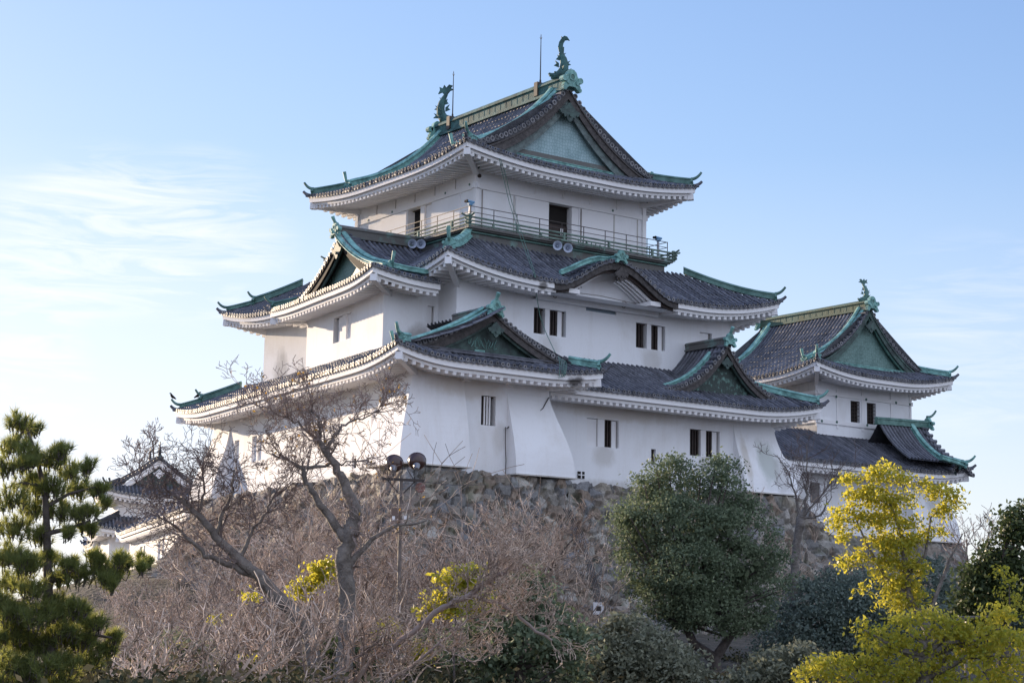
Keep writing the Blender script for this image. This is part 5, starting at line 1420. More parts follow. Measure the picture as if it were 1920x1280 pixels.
# small slab tops so the base reads solid
cp = MB(); cp.add([V(p) for p in ((49.3, 100, ZT_-.05), (45.9, 71.05, ZT_-.05), (54.5, 71.1, ZT_-.05), (54.9, 72.7, ZT_-.05), (72.9, 72.8, ZT_-.05), (73.1, 99, ZT_-.05))], [(0, 1, 2, 3, 4, 5)], m_earth)
co_ = cp.build('mound_top'); co_['kind'] = 'structure'
rampart('stone_rampart', [(73.5, 79.2, 6.3), (94.6, 79.2, 6.25), (94.6, 96, 6.3)], [(73.5, 76.0, -1), (97.6, 76.4, -1), (97.8, 98, -1)],
        'battered stone wall under the smaller tower, mostly hidden by trees at the right', 'stone wall', res=.2)
rampart('stone_rampart', [(Pn-fe*.5)+V((0, 0, 2.5)), (Pa-fe*.5+fd_*.5)+V((0, 0, 2.5)), (Pa+fe*7+fd_*.5)+V((0, 0, 2.5))], [(Pn-fe*3)+V((0, 0, -1)), (Pa-fe*3+fd_*2)+V((0, 0, -1)), (Pa+fe*6+fd_*3)+V((0, 0, -1))],
        'low stone wall under the distant sunlit wing at far left', 'stone wall', res=.3)
# ------------------------------------------------------------------ plants
def leafmat(name, c1, c2, trans=.35, rough=.5, tcol=None):
    m = bpy.data.materials.new(name); m.use_nodes = True; t = m.node_tree; bs = t.nodes['Principled BSDF']; out = t.nodes['Material Output']
    bs.inputs['Roughness'].default_value = rough; bs.inputs['Specular IOR Level'].default_value = .35
    g = t.nodes.new('ShaderNodeNewGeometry'); x = t.nodes.new('ShaderNodeMix'); x.data_type = 'RGBA'
    x.inputs['A'].default_value = (*c1, 1); x.inputs['B'].default_value = (*c2, 1); t.links.new(g.outputs['Random Per Island'], x.inputs['Factor'])
    t.links.new(x.outputs['Result'], bs.inputs['Base Color'])
    tr = t.nodes.new('ShaderNodeBsdfTranslucent'); mx = t.nodes.new('ShaderNodeMixShader'); mx.inputs[0].default_value = trans
    if tcol: tr.inputs['Color'].default_value = (*tcol, 1)
    else: t.links.new(x.outputs['Result'], tr.inputs['Color'])
    t.links.new(bs.outputs[0], mx.inputs[1]); t.links.new(tr.outputs[0], mx.inputs[2]); t.links.new(mx.outputs[0], out.inputs['Surface'])
    return m
m_leaf = leafmat('evergreen_leaves', (.085, .12, .065), (.21, .255, .155), .3, rough=.7)
m_leaf_b = leafmat('bluish_leaves', (.085, .12, .10), (.19, .23, .185), .25, rough=.7)
m_leaf_o = leafmat('olive_leaves', (.14, .15, .10), (.27, .275, .19), .25, rough=.7)
m_leaf_y = leafmat('yellow_green_leaves', (.13, .19, .03), (.48, .41, .05), .5, tcol=(.60, .545, .065))
m_leaf_d = leafmat('dark_leaves', (.03, .05, .02), (.10, .13, .05), .3)
m_needle = leafmat('pine_needles', (.045, .08, .035), (.20, .22, .07), .4, tcol=(.36, .38, .09))
m_autumn = leafmat('autumn_leaves', (.45, .24, .04), (.55, .36, .08), .4)
m_bark = mat('bark', (.10, .085, .075), .9, col2=(.22, .195, .175), vscale=4, bump=1.0, bscale=14, detail=10)
m_bark_d = mat('dark_bark', (.05, .04, .036), .9, col2=(.11, .09, .08), vscale=4, bump=.8, bscale=9)
m_twig = mat('twig', (.20, .155, .14), .85, col2=(.32, .26, .235), vscale=.7)
m_twig_p = mat('thicket_twig', (.17, .125, .10), .85, col2=(.58, .46, .37), vscale=.55, detail=8, fac=(.36, .64))
for m__ in ():
    pass
m_twig_d = mat('dark_twig', (.11, .08, .075), .85, col2=(.20, .155, .14), vscale=.7)

def raw(name, verts, faces_n, nper, mats, parent=None, loc=None, midx=None):
    'numpy mesh: verts (N,3) where every nper verts make one face'
    org = ORG[parent.name_full] if parent is not None else (V(loc) if loc is not None else V((0, 0, 0)))
    me = bpy.data.meshes.new(name); nf = len(verts)//nper
    me.vertices.add(len(verts)); me.vertices.foreach_set('co', (verts-np.array(org)).astype(np.float32).ravel())
    me.loops.add(nf*nper); me.loops.foreach_set('vertex_index', np.arange(nf*nper, dtype=np.int32))
    me.polygons.add(nf); me.polygons.foreach_set('loop_start', np.arange(0, nf*nper, nper, dtype=np.int32)); me.polygons.foreach_set('loop_total', np.full(nf, nper, dtype=np.int32))
    for m in mats: me.materials.append(m)
    if midx is not None: me.polygons.foreach_set('material_index', midx.astype(np.int32))
    me.update(); me.validate()
    o = bpy.data.objects.new(name, me); sc.collection.objects.link(o)
    if parent is not None: o.parent = parent
    else: o.location = org
    ORG[o.name_full] = org
    return o
def unit(a): return a/np.maximum(np.linalg.norm(a, axis=1, keepdims=True), 1e-9)
def leaves(C, size, asp=.55, up=.3):
    N = len(C); n = rng.normal(size=(N, 3)); n[:, 2] += up; n = unit(n)
    a = unit(np.cross(n, rng.normal(size=(N, 3)))); b = np.cross(n, a)
    s = size*(.6+.8*rng.random((N, 1)))
    return np.stack([C-a*s, C-b*s*asp, C+a*s, C+b*s*asp], 1).reshape(-1, 3)
def clumps(lobes, per_area, cr, nleaf, shell=.72):
    out = []
    for (c, r) in lobes:
        r = np.array(r if hasattr(r, '__len__') else (r, r, r)); n = int(per_area*4*PI*(r.prod()**(2/3)))
        d = unit(rng.normal(size=(n, 3))); d[:, 2] = np.where(d[:, 2] < -.55, -d[:, 2], d[:, 2])
        rad = shell+(1.06-shell)*rng.random((n, 1))**.7
        cc = np.array(c)+d*r*rad
        k = np.repeat(cc, nleaf, axis=0); g = rng.normal(size=k.shape)*cr*np.array([1, 1, .62])
        out.append(k+g)
    return np.concatenate(out)
def inner(lobes, n_per, k=.7):
    out = []
    for (c, r) in lobes:
        r = np.array(r if hasattr(r, '__len__') else (r, r, r)); n = int(n_per*(r.prod()))
        d = unit(rng.normal(size=(n, 3)))*rng.random((n, 1))**.4*k
        out.append(np.array(c)+d*r)
    return np.concatenate(out)
def segs_mesh(name, S, mats, parent=None, loc=None, sides=3):
    'S: list of (p0, p1, r0, r1)'
    A = np.array([tuple(s[0]) for s in S]); B = np.array([tuple(s[1]) for s in S]); r0_ = np.array([s[2] for s in S])[:, None]; r1_ = np.array([s[3] for s in S])[:, None]
    d = unit(B-A); x = unit(np.cross(d, np.array([.31, .57, .76]))); y = np.cross(d, x)
    ra = [A+(x*math.cos(2*PI*k/sides)+y*math.sin(2*PI*k/sides))*r0_ for k in range(sides)]
    rb = [B+(x*math.cos(2*PI*k/sides)+y*math.sin(2*PI*k/sides))*r1_ for k in range(sides)]
    q = [np.stack([ra[k], ra[(k+1) % sides], rb[(k+1) % sides], rb[k]], 1) for k in range(sides)]
    return raw(name, np.concatenate(q, 1).reshape(-1, 3), None, 4, mats, parent, loc)
def rv(s=1.): return V((random.gauss(0, s), random.gauss(0, s), random.gauss(0, s)))
def grow(S, p, d, L, r, lev, wander=.22, up=.05, kids=3, ratio=.62, rmin=.006, nst=5):
    d = V(d).normalized(); st = L/nst; q = V(p)
    for i in range(nst):
        d = (d+rv(wander)+V((0, 0, up))).normalized(); q2 = q+d*st
        ra = r*(1-.62*i/nst); rb_ = r*(1-.62*(i+1)/nst)
        S.append((q, q2, max(ra, rmin), max(rb_, rmin)))
        if lev > 0 and i >= 1:
            k = kids-1 if i == nst-1 else (1 if random.random() < .72 else 0)
            for _ in range(k):
                a = d.cross(rv()).normalized(); an = random.uniform(.45, 1.05)
                grow(S, q2, d*math.cos(an)+a*math.sin(an), L*ratio*random.uniform(.7, 1.15), rb_*.62, lev-1, wander, up, kids, ratio, rmin, max(3, nst-1))
        q = q2
def limb_tree(name, label, D, limbs, base_px, twig_r=.008, spawn=(), bark=None, twig=None, cat='bare tree', depth_j=1.2, group=None, lev=3, rmin=.008, up=.06, sp_scale=1.0, dfun=None):
    'limbs: list of polylines [(px,py,width_m,dD)]; spawn: list of (limb index, t0, t1, count, length)'
    root = at(base_px[0], base_px[1], D); root.z = ground_z(root.x, root.y)-.1
    t = empty(name, root, label, cat, group)
    mb = MB(); paths = []
    for L in limbs:
        pts = [at(a[0], a[1], D+(a[3] if len(a) > 3 else 0)) for a in L]
        # resample with slight wander
        P_, R_ = [], []
        for i in range(len(pts)-1):
            for k in range(4):
                u = k/4; j = rv(.03) if (i or k) else V((0, 0, 0)); P_.append(pts[i].lerp(pts[i+1], u)+j); R_.append((L[i][2]*(1-u)+L[i+1][2]*u)/2)
        P_.append(pts[-1]); R_.append(L[-1][2]/2); paths.append((P_, R_))
    P_, R_ = paths[0]
    if P_[0].z > root.z: P_.insert(0, V((P_[0].x, P_[0].y, root.z))); R_.insert(0, R_[0]*1.25)
    mb.tube(P_, R_, 9, bark or m_bark); tr = mb.build('trunk', t, smooth=True)
    for (P2, R2) in paths[1:]:
        m2 = MB(); m2.tube(P2, R2, 7, bark or m_bark); m2.build('limb', t, smooth=True)
    S = []
    for (li, t0, t1, n, L_) in spawn:
        P2, R2 = paths[li]
        for _ in range(n):
            u = random.uniform(t0, t1)*(len(P2)-1); i = min(int(u), len(P2)-2); q = P2[i].lerp(P2[i+1], u-i); d = (P2[i+1]-P2[i]).normalized()
            a = d.cross(rv()).normalized(); an = random.uniform(.4, 1.2)
            dd = d*math.cos(an)+a*math.sin(an)
            if dd.z < -.2: dd.z *= -.5
            grow(S, q, dd, L_*random.uniform(.6, 1.25), max(R2[i]*.42, .02), lev, up=up, rmin=rmin)
    segs_mesh('twigs', S, [twig or m_twig], t)
    return t, S
def crown_tree(name, label, D, lobes_px, leafm, cat='tree', lsize=.09, per=5., cr=.22, nleaf=26, trunk=None, group=None, inn=22, shell=.72, twig=True, djit=1.0, squash=.8, insize=.2, barkm=None):
    'lobes_px: (px, py, r_px[, dD])'
    lob = []
    for l in lobes_px:
        c = at(l[0], l[1], D+(l[3] if len(l) > 3 else 0)); r = l[2]*(D+(l[3] if len(l) > 3 else 0))/F
        lob.append((tuple(c), (r, r, r*squash)))
    cx_ = sum(l[0][0] for l in lob)/len(lob); cy_ = sum(l[0][1] for l in lob)/len(lob); zb = ground_z(cx_, cy_)
    t = empty(name, (cx_, cy_, zb-.1), label, cat, group)
    C = clumps(lob, per, cr, nleaf, shell); vs = leaves(C, lsize)
    v2 = leaves(inner(lob, inn), insize) if inn else np.zeros((0, 3))
    raw('crown', np.concatenate([vs, v2]), None, 4, [leafm], t)
    mb = MB(); base = V((cx_, cy_, zb-.2))
    if trunk:
        for L in trunk:
            pts = [at(a[0], a[1], D) for a in L]; mb.tube(pts, [a[2]/2 for a in L], 8, barkm or m_bark_d)
    zc = sum(l[0][2] for l in lob)/len(lob)
    if not trunk:
        k_ = .2 if cat in ('tree', 'bush') and max(l[1][0] for l in lob) > .5 else .035
        mb.tube([base, V((cx_, cy_, (zb+zc)/2))+rv(.05), V((cx_, cy_, zc))], [k_, k_*.75, k_*.4], 7, barkm or m_bark_d)
    if twig:
        for (c, r) in lob:
            st_ = V((cx_, cy_, max(zb, min(zc, c[2]-r[2])))) if not trunk else at(trunk[0][-1][0], trunk[0][-1][1], D)
            c = V(c); mb.tube([st_, (st_+c)/2+rv(.15), c], [.08, .05, .02], 5, barkm or m_bark_d)
    mb.build('trunk', t, smooth=True)
    return t

# big round evergreen in front of the keep
crown_tree('evergreen_tree', 'large round-crowned dark evergreen tree in front of the right half of the keep', 71,
    [(1262, 915, 40), (1330, 915, 42, .5), (1215, 955, 36), (1190, 990, 34), (1385, 965, 38, .5), (1275, 985, 62, -1), (1350, 1000, 58, -1), (1215, 1050, 48), (1300, 1070, 72, -1.6), (1385, 1060, 50, -.5),
     (1405, 1115, 42), (1250, 1120, 48, -.8), (1330, 1140, 58, -1.2), (1430, 1075, 32, 1.5), (1290, 1165, 38, -.5), (1385, 1165, 36)]
    +[(x_+random.gauss(0, 7), y_+random.gauss(0, 7), random.uniform(13, 27), random.uniform(-1.6, 1.0)) for (x_, y_) in
      ((1262, 872), (1285, 880), (1240, 890), (1330, 872), (1345, 882), (1365, 900), (1312, 890), (1392, 925), (1218, 905), (1195, 930), (1175, 950), (1165, 980), (1160, 1010), (1172, 1040), (1185, 1075), (1200, 1105), (1215, 1135), (1240, 1160), (1410, 945), (1420, 980), (1432, 1010),
       (1448, 1045), (1462, 1080), (1455, 1115), (1440, 1140), (1425, 1165), (1400, 1190), (1350, 1190), (1270, 1185), (1240, 950), (1300, 950), (1350, 950), (1260, 1020), (1320, 1030), (1380, 1010), (1230, 1010), (1290, 1110), (1350, 1090), (1400, 1080), (1240, 1080), (1320, 990), (1370, 1120), (1300, 1150), (1210, 990))],
    m_leaf, per=3.6, lsize=.060, nleaf=62, cr=.24, shell=.74, trunk=[[(1345, 1285, .55), (1340, 1235, .5), (1300, 1205, .36), (1285, 1170, .28)], [(1340, 1235, .4), (1370, 1190, .32), (1390, 1150, .25)], [(1343, 1290, .65), (1338, 1600, .8)]], inn=40)
crown_tree('evergreen_tree', 'dark blue-green evergreen mass growing below the joining wing right of the big round tree', 78,
    [(1520, 1130, 50), (1570, 1110, 45, 1), (1475, 1165, 40), (1600, 1150, 60), (1530, 1190, 65, -1), (1630, 1110, 45, 2), (1640, 1180, 70), (1460, 1215, 45, -1), (1570, 1220, 60), (1700, 1150, 60, 2), (1740, 1090, 45, 3), (1760, 1150, 50, 3), (1680, 1220, 60)],
    m_leaf_b, per=4.0, inn=16, lsize=.075, nleaf=34, cr=.28)
crown_tree('evergreen_bush', 'rounded olive-grey bush at the foot of the big round evergreen', 56,
    [(1130, 1215, 50), (1180, 1200, 55), (1230, 1230, 55, -.5), (1150, 1270, 62, -1), (1260, 1270, 60, -1), (1200, 1290, 60), (1110, 1260, 38), (1285, 1245, 34)], m_leaf_o, cat='bush', per=7, lsize=.07, inn=30, cr=.18)
crown_tree('evergreen_bush', 'low olive-grey bush at the bottom right of the big round evergreen trunk', 52,
    [(1440, 1262, 42), (1490, 1250, 48), (1530, 1275, 50), (1410, 1285, 40), (1470, 1290, 50)], m_leaf_o, cat='bush', per=7, lsize=.07, inn=30, cr=.18)
crown_tree('evergreen_bush', 'dark glossy green bush among the bare branches at bottom centre', 53,
    [(960, 1130, 55), (1010, 1160, 55), (920, 1170, 50), (1060, 1215, 48), (980, 1210, 60, -1), (890, 1225, 50), (1040, 1255, 50), (1000, 1100, 30), (940, 1265, 55)], m_leaf, cat='bush', per=5, lsize=.09, inn=20)
for (lab, D, lo) in (('bright yellow-green climbing foliage lit by the sun left of the dark bush', 50, [(845, 1085, 22), (870, 1110, 22), (830, 1130, 24), (885, 1075, 18), (860, 1140, 26), (900, 1130, 20), (810, 1150, 18)]),
                     ('small yellow-green foliage patch on the slope behind the leaning bare trunk', 56, [(590, 1080, 20), (612, 1068, 18), (575, 1098, 18), (558, 1112, 14)]),
                     ('small yellow-green foliage patch low down near the lamp pole foot', 58, [(715, 1195, 14), (730, 1180, 12), (775, 1215, 12), (790, 1235, 12)]),
                     ('small yellowish foliage patch low in the thicket at bottom left', 58, [(455, 1245, 18), (430, 1260, 16), (330, 1215, 12), (405, 1165, 9), (470, 1120, 10)])):
    crown_tree('climbing_shrub', lab, D, lo, m_leaf_y, cat='shrub', per=13, lsize=.075, inn=10, cr=.15, nleaf=22, twig=False)
# yellow-green camphor at the right
crown_tree('yellow_green_tree', 'tall loose yellow-green tree standing before the small tower', 48,
    [(1662, 885, 20), (1640, 898, 20), (1690, 905, 18), (1595, 905, 17), (1610, 940, 22), (1580, 965, 20), (1640, 935, 28), (1690, 945, 24), (1735, 920, 20), (1770, 930, 22), (1790, 950, 18), (1570, 985, 17), (1585, 1010, 14), (1625, 985, 26), (1665, 985, 26),
     (1712, 985, 18), (1760, 965, 15), (1650, 1025, 26), (1610, 1050, 18), (1590, 1060, 14), (1690, 1035, 30), (1665, 1070, 30), (1710, 1070, 26), (1690, 1110, 30), (1670, 1130, 24), (1720, 1125, 20), (1745, 1000, 12), (1765, 1000, 11), (1715, 1015, 20), (1615, 1105, 8), (1630, 1100, 8), (1600, 1108, 7), (1660, 955, 18)],
    m_leaf_y, per=17, lsize=.052, cr=.12, nleaf=20, inn=14, insize=.07, trunk=[[(1752, 1290, .34), (1740, 1180, .26), (1705, 1120, .2), (1698, 1060, .16), (1690, 1000, .1), (1660, 920, .05)], [(1705, 1120, .15), (1660, 1080, .10), (1625, 1020, .06), (1600, 960, .03)], [(1700, 1080, .1), (1735, 1040, .08), (1745, 970, .05), (1780, 935, .03)], [(1735, 1170, .12), (1780, 1050, .07), (1805, 1000, .03)]], twig=False, barkm=m_bark)
crown_tree('yellow_green_tree', 'wide sunlit yellow-green tree top filling the bottom right corner', 36,
    [(1700, 1185, 40), (1750, 1175, 38), (1650, 1210, 36), (1620, 1180, 20), (1560, 1262, 42), (1530, 1270, 34), (1620, 1265, 45), (1700, 1240, 55), (1780, 1215, 48), (1840, 1200, 45), (1880, 1175, 35), (1860, 1155, 22), (1900, 1230, 50), (1820, 1265, 60), (1740, 1290, 60), (1920, 1280, 50), (1660, 1290, 50), (1790, 1185, 28)],
    m_leaf_y, per=14, lsize=.045, cr=.10, nleaf=18, inn=60, insize=.1, barkm=m_bark)
crown_tree('evergreen_tree', 'dark backlit broadleaf tree against the sky at the right edge', 50,
    [(1900, 975, 26), (1885, 1000, 24), (1910, 1015, 24), (1850, 1035, 16), (1840, 1080, 34), (1880, 1060, 30), (1900, 1100, 42), (1830, 1120, 36), (1870, 1140, 42), (1905, 1060, 26), (1925, 960, 20), (1815, 1150, 30), (1860, 1100, 34), (1900, 1140, 46), (1825, 1090, 24), (1860, 1060, 24), (1920, 1000, 30), (1845, 1165, 30)],
    m_leaf_d, per=12, lsize=.065, cr=.16, nleaf=22, inn=26)
crown_tree('yellow_green_tree', 'small yellow-green sapling crown before the dark backlit tree at the right edge', 46,
    [(1878, 1068, 12), (1905, 1095, 16), (1885, 1120, 18), (1915, 1130, 20), (1880, 1080, 12)], m_leaf_y, per=12, lsize=.05, cr=.1, nleaf=14, inn=0, twig=False)

crown_tree('evergreen_bush', 'dark evergreen bush low behind the yellow-green tree top at the right edge', 64,
    [(1800, 1165, 34), (1850, 1150, 40), (1900, 1150, 42), (1770, 1185, 40), (1930, 1170, 44), (1870, 1190, 46), (1820, 1200, 44)], m_leaf_b, cat='bush', per=5, lsize=.08, inn=24)
for (lab, D, lo, mt_) in (('low dark olive shrub under the leafless twigs just left of the floodlight pole foot', 56, [(640, 1215, 26), (675, 1235, 30), (610, 1240, 26), (655, 1265, 32)], m_leaf_d),
                     ('ragged olive shrub among dead twigs between the pine and the leaning bare trunk', 52, [(320, 1200, 24), (355, 1215, 28), (300, 1235, 28), (385, 1240, 28), (340, 1260, 32)], m_leaf_o),
                     ('small dark shrub in the thicket right of the floodlight pole', 60, [(800, 1205, 24), (840, 1225, 28), (780, 1240, 26), (820, 1262, 30)], m_leaf)):
    crown_tree('evergreen_shrub', lab, D, lo, mt_, cat='shrub', per=5, lsize=.07, inn=12, cr=.16, nleaf=22)
# pine at the left edge
def pine(name, label, D, clusters, trunk, limbs):
    root = at(trunk[0][0], trunk[0][1], D); root.z = ground_z(root.x, root.y)-.1
    t = empty(name, root, label, 'pine tree')
    mb = MB(); pts = [at(a[0], a[1], D) for a in trunk]; pts.insert(0, V((pts[0].x, pts[0].y, root.z))); mb.tube(pts, [trunk[0][2]/2]+[a[2]/2 for a in trunk], 9, m_bark_d); mb.build('trunk', t, smooth=True)
    for L in limbs:
        m2 = MB(); m2.tube([at(a[0], a[1], D+(a[3] if len(a) > 3 else 0)) for a in L], [a[2]/2 for a in L], 6, m_bark_d); m2.build('limb', t, smooth=True)
    Cs, Ds, tw = [], [], []
    for cl in clusters:
        D2 = D+(cl[3] if len(cl) > 3 else random.uniform(-.8, .8)); c = at(cl[0], cl[1], D2); r = cl[2]*1.3*D2/F; n = int(16+230*r*r)
        for _ in range(n):
            v = rv(); v.normalize(); v *= random.random()**.5; p = c+V((v.x*r, v.y*r, v.z*r*.62))
            d = V((v.x*.6, v.y*.6, 1.0+.3*random.random()))+rv(.16); d.normalize()
            Cs.append(tuple(p)); Ds.append(tuple(d)); tw.append((p-d*.16, p, .010, .008))
            if random.random() < .12: tw.append((c-V((0, 0, r*.2)), p-d*.16, .014, .009))
    Cs = np.array(Cs); Ds = np.array(Ds); K_ = 34
    P_ = np.repeat(Cs, K_, 0); D_ = np.repeat(Ds, K_, 0); N_ = len(P_)
    back = rng.random((N_, 1)); P_ = P_-D_*back*.10
    dirn = unit(D_*(.55+.5*rng.random((N_, 1)))+rng.normal(size=(N_, 3))*.5)
    side = unit(np.cross(dirn, rng.normal(size=(N_, 3)))); L_ = .13+.08*rng.random((N_, 1)); w_ = .006
    vs = np.stack([P_-side*w_, P_+side*w_, P_+dirn*L_], 1).reshape(-1, 3)
    raw('needles', vs, None, 3, [m_needle], t)
    segs_mesh('twigs', tw, [m_bark_d], t)
    return t
pc = []
for (x, y, r) in ((35, 790, 22), (58, 800, 18), (25, 830, 26), (60, 850, 26), (95, 860, 24), (20, 870, 24), (115, 840, 16), (130, 880, 24), (165, 870, 14), (60, 900, 26), (100, 910, 24), (150, 915, 24), (185, 915, 18), (20, 930, 28), (70, 950, 28), (120, 955, 26), (165, 955, 18), (195, 940, 10),
                  (30, 990, 30), (80, 1000, 22), (130, 995, 14), (170, 990, 10), (10, 1040, 30), (45, 1050, 30), (95, 1045, 18), (15, 1090, 32), (60, 1100, 30), (20, 1150, 34), (70, 1150, 30), (110, 1130, 22), (30, 1200, 36), (80, 1200, 34), (120, 1180, 26), (155, 1200, 26), (20, 1250, 40), (75, 1255, 36), (120, 1245, 30),
                  (170, 1235, 24), (200, 1215, 18), (5, 1290, 40), (60, 1300, 40), (110, 1290, 30), (150, 1150, 22), (185, 1165, 16), (215, 1190, 14), (110, 1080, 22), (150, 1075, 26), (190, 1065, 26), (220, 1072, 18), (240, 1052, 12), (225, 1045, 14), (265, 1060, 9), (280, 1052, 7), (205, 1085, 16), (130, 1055, 16), (175, 1040, 12)):
    pc.append((x, y, r))
pc += [(x+random.gauss(0, r*.9), y+random.gauss(0, r*.6), r*.62) for (x, y, r) in pc if random.random() < .35]
pc += [(random.uniform(-10, 190), random.uniform(1100, 1300), 20) for _ in range(20)]
pine('pine_tree', 'tall sunlit pine tree with dark trunk at the left edge of the view', 34, pc,
     [(92, 1290, .2), (95, 1200, .19), (90, 1100, .17), (88, 1000, .14), (85, 930, .11), (68, 850, .07), (45, 790, .04)],
     [[(90, 1090, .12), (140, 1075, .09), (200, 1072, .07), (245, 1055, .04)], [(88, 1000, .1), (130, 990, .07), (170, 975, .04)], [(86, 950, .09), (130, 925, .06), (180, 912, .03)], [(82, 910, .07), (40, 905, .05), (10, 915, .03)],
      [(70, 870, .06), (110, 850, .04), (120, 838, .02)], [(90, 1040, .1), (45, 1050, .07), (5, 1060, .04)], [(93, 1180, .12), (150, 1185, .08), (210, 1195, .04)], [(93, 1140, .12), (40, 1130, .08), (0, 1130, .04)]])

# bare trees ------------------------------------------------------------
bt, S1_ = limb_tree('bare_tree', 'big leafless tree with thick trunk and a broom of fine branches before the left wall', 54,
    [[(640, 1285, .577), (648, 1200, .548), (650, 1120, .518), (645, 1050, .503), (660, 990, .459), (665, 955, .407), (648, 915, .311), (630, 880, .252), (612, 845, .207), (590, 820, .148)],
     [(645, 1010, .311), (625, 975, .281), (600, 945, .222), (580, 910, .178), (567, 882, .148), (545, 865, .074), (510, 850, .044)],
     [(567, 880, .126), (600, 872, .096), (640, 868, .059), (690, 862, .022)],
     [(612, 845, .148), (625, 815, .096), (648, 795, .074), (690, 780, .037), (720, 760, .015)],
     [(590, 820, .118), (560, 795, .074), (520, 775, .044), (485, 762, .015)],
     [(600, 830, .118), (600, 790, .074), (585, 760, .052), (575, 735, .022)],
     [(655, 1060, .222), (700, 1010, .148), (745, 985, .096), (800, 975, .044)]],
    (640, 1285), spawn=[(0, .86, 1, 14, .75), (1, .5, 1, 15, .7), (2, .1, 1, 9, .6), (3, .1, 1, 22, .75), (4, .1, 1, 24, .75), (5, .1, 1, 14, .55), (6, .3, 1, 8, .7), (0, .2, .6, 8, .7)], lev=3, up=.03, rmin=.008)
al = [tuple(s[1]+rv(.04)) for s in random.sample(S1_, 260) if s[3] < .012]
al = [p for p in al if p[2] < 10.3]
raw('autumn_leaves', leaves(np.array(al), .05), None, 4, [m_autumn], bt)['kind'] = 'stuff'
limb_tree('bare_tree', 'leafless tree whose heavy dark trunk leans far left across the rocky slope', 55,
    [[(590, 1260, .488), (575, 1175, .459), (530, 1130, .429), (490, 1085, .370), (450, 1048, .311), (405, 1005, .252), (370, 965, .192), (340, 935, .118)],
     [(490, 1085, .222), (440, 1062, .192), (385, 1040, .148), (355, 1010, .111), (330, 985, .074), (290, 965, .037)],
     [(405, 1005, .163), (420, 960, .118), (435, 920, .081), (440, 880, .044)],
     [(350, 945, .104), (320, 925, .067), (290, 915, .044), (255, 905, .015)],
     [(370, 965, .104), (385, 920, .074), (380, 880, .037)],
     [(450, 1048, .148), (470, 1000, .104), (500, 960, .074), (520, 920, .037)]],
    (590, 1260), spawn=[(0, .8, 1, 12, 1.0), (1, .4, 1, 14, .9), (2, .2, 1, 12, .7), (3, .0, 1, 14, .6), (4, .1, 1, 14, .9), (5, .2, 1, 14, .9), (0, .3, .75, 8, .8)], lev=3, up=.0, bark=m_bark, twig=m_twig_d)
limb_tree('bare_tree', 'pale leafless tree with spreading grey limbs over the dark bush at bottom centre', 44,
    [[(640, 1300, .120), (700, 1240, .120), (770, 1185, .132), (830, 1140, .144), (880, 1115, .132), (930, 1080, .108), (965, 1065, .072), (1010, 1030, .036)],
     [(880, 1115, .102), (930, 1125, .090), (975, 1160, .090), (1035, 1200, .060)],
     [(700, 1300, .084), (760, 1250, .072), (830, 1200, .054), (880, 1160, .042), (930, 1140, .018)],
     [(820, 1205, .060), (850, 1225, .054), (890, 1240, .030)],
     [(560, 1300, .084), (640, 1250, .066), (720, 1200, .042)]],
    (640, 1300), spawn=[(0, .3, 1, 26, .9), (1, .1, 1, 12, .7), (2, .1, 1, 20, .8), (4, .1, 1, 16, .8), (3, 0, 1, 8, .5)], lev=3, up=.08, bark=m_twig, twig=m_twig_p, rmin=.008)
limb_tree('bare_tree', 'leafless purplish cherry with upswept fine branches below the keep wall', 66,
    [[(930, 1200, .34), (960, 1130, .3), (1000, 1090, .24), (1030, 1060, .17), (1060, 1035, .08)],
     [(1000, 1090, .16), (1040, 1060, .12), (1075, 1010, .05)], [(960, 1130, .18), (930, 1060, .12), (940, 1000, .06)]],
    (930, 1200), spawn=[(0, .2, 1, 16, 1.0), (1, .1, 1, 12, .9), (2, .1, 1, 14, 1.0)], lev=3, up=.12, bark=m_bark_d, twig=m_twig_p)
limb_tree('bare_tree', 'slender leafless pollarded tree before the joining wing between keep and small tower', 78,
    [[(1488, 1110, .4), (1490, 1050, .36), (1496, 1010, .34), (1500, 978, .40), (1503, 965, .32)],
     [(1503, 968, .16), (1512, 930, .12), (1514, 880, .07), (1512, 830, .03)], [(1503, 968, .14), (1492, 930, .09), (1480, 890, .05), (1450, 850, .02)],
     [(1503, 968, .14), (1530, 940, .08), (1560, 900, .05), (1590, 860, .02)], [(1503, 972, .12), (1540, 965, .08), (1560, 930, .03)]],
    (1488, 1110), spawn=[(1, .1, 1, 9, .9), (2, .1, 1, 9, .9), (3, .1, 1, 9, .9), (4, .1, 1, 6, .7)], lev=2, up=.1, bark=m_bark, twig=m_twig_d, rmin=.009)
limb_tree('bare_tree', 'thin leafless tree by the stone wall left of the big round evergreen', 66,
    [[(1120, 1200, .12), (1125, 1160, .1), (1140, 1130, .06), (1150, 1105, .04)], [(1085, 1230, .08), (1090, 1180, .06), (1080, 1150, .04)]],
    (1120, 1200), spawn=[(0, .2, 1, 6, .5), (1, .1, 1, 6, .6)], lev=2, bark=m_bark, twig=m_twig_p)
limb_tree('bare_tree', 'thin leafless saplings against the sky right of the small tower wall', 60,
    [[(1810, 1120, .12), (1815, 1060, .08), (1812, 1010, .04)], [(1840, 1110, .1), (1835, 1050, .06), (1850, 1010, .03)]],
    (1810, 1120), spawn=[(0, .2, 1, 12, .8), (1, .1, 1, 12, .8)], lev=2, up=.14, bark=m_bark, twig=m_twig)
limb_tree('bare_tree', 'tiny leafless treetops far behind the distant turret', 185,
    [[(262, 960, .3), (260, 900, .2), (262, 860, .1)], [(289, 900, .22), (288, 850, .14), (288, 822, .04)]],
    (262, 1060), spawn=[(0, .4, 1, 14, 1.8), (1, .4, 1, 10, 1.2)], lev=2, up=.1, bark=m_bark, twig=m_twig, rmin=.03)

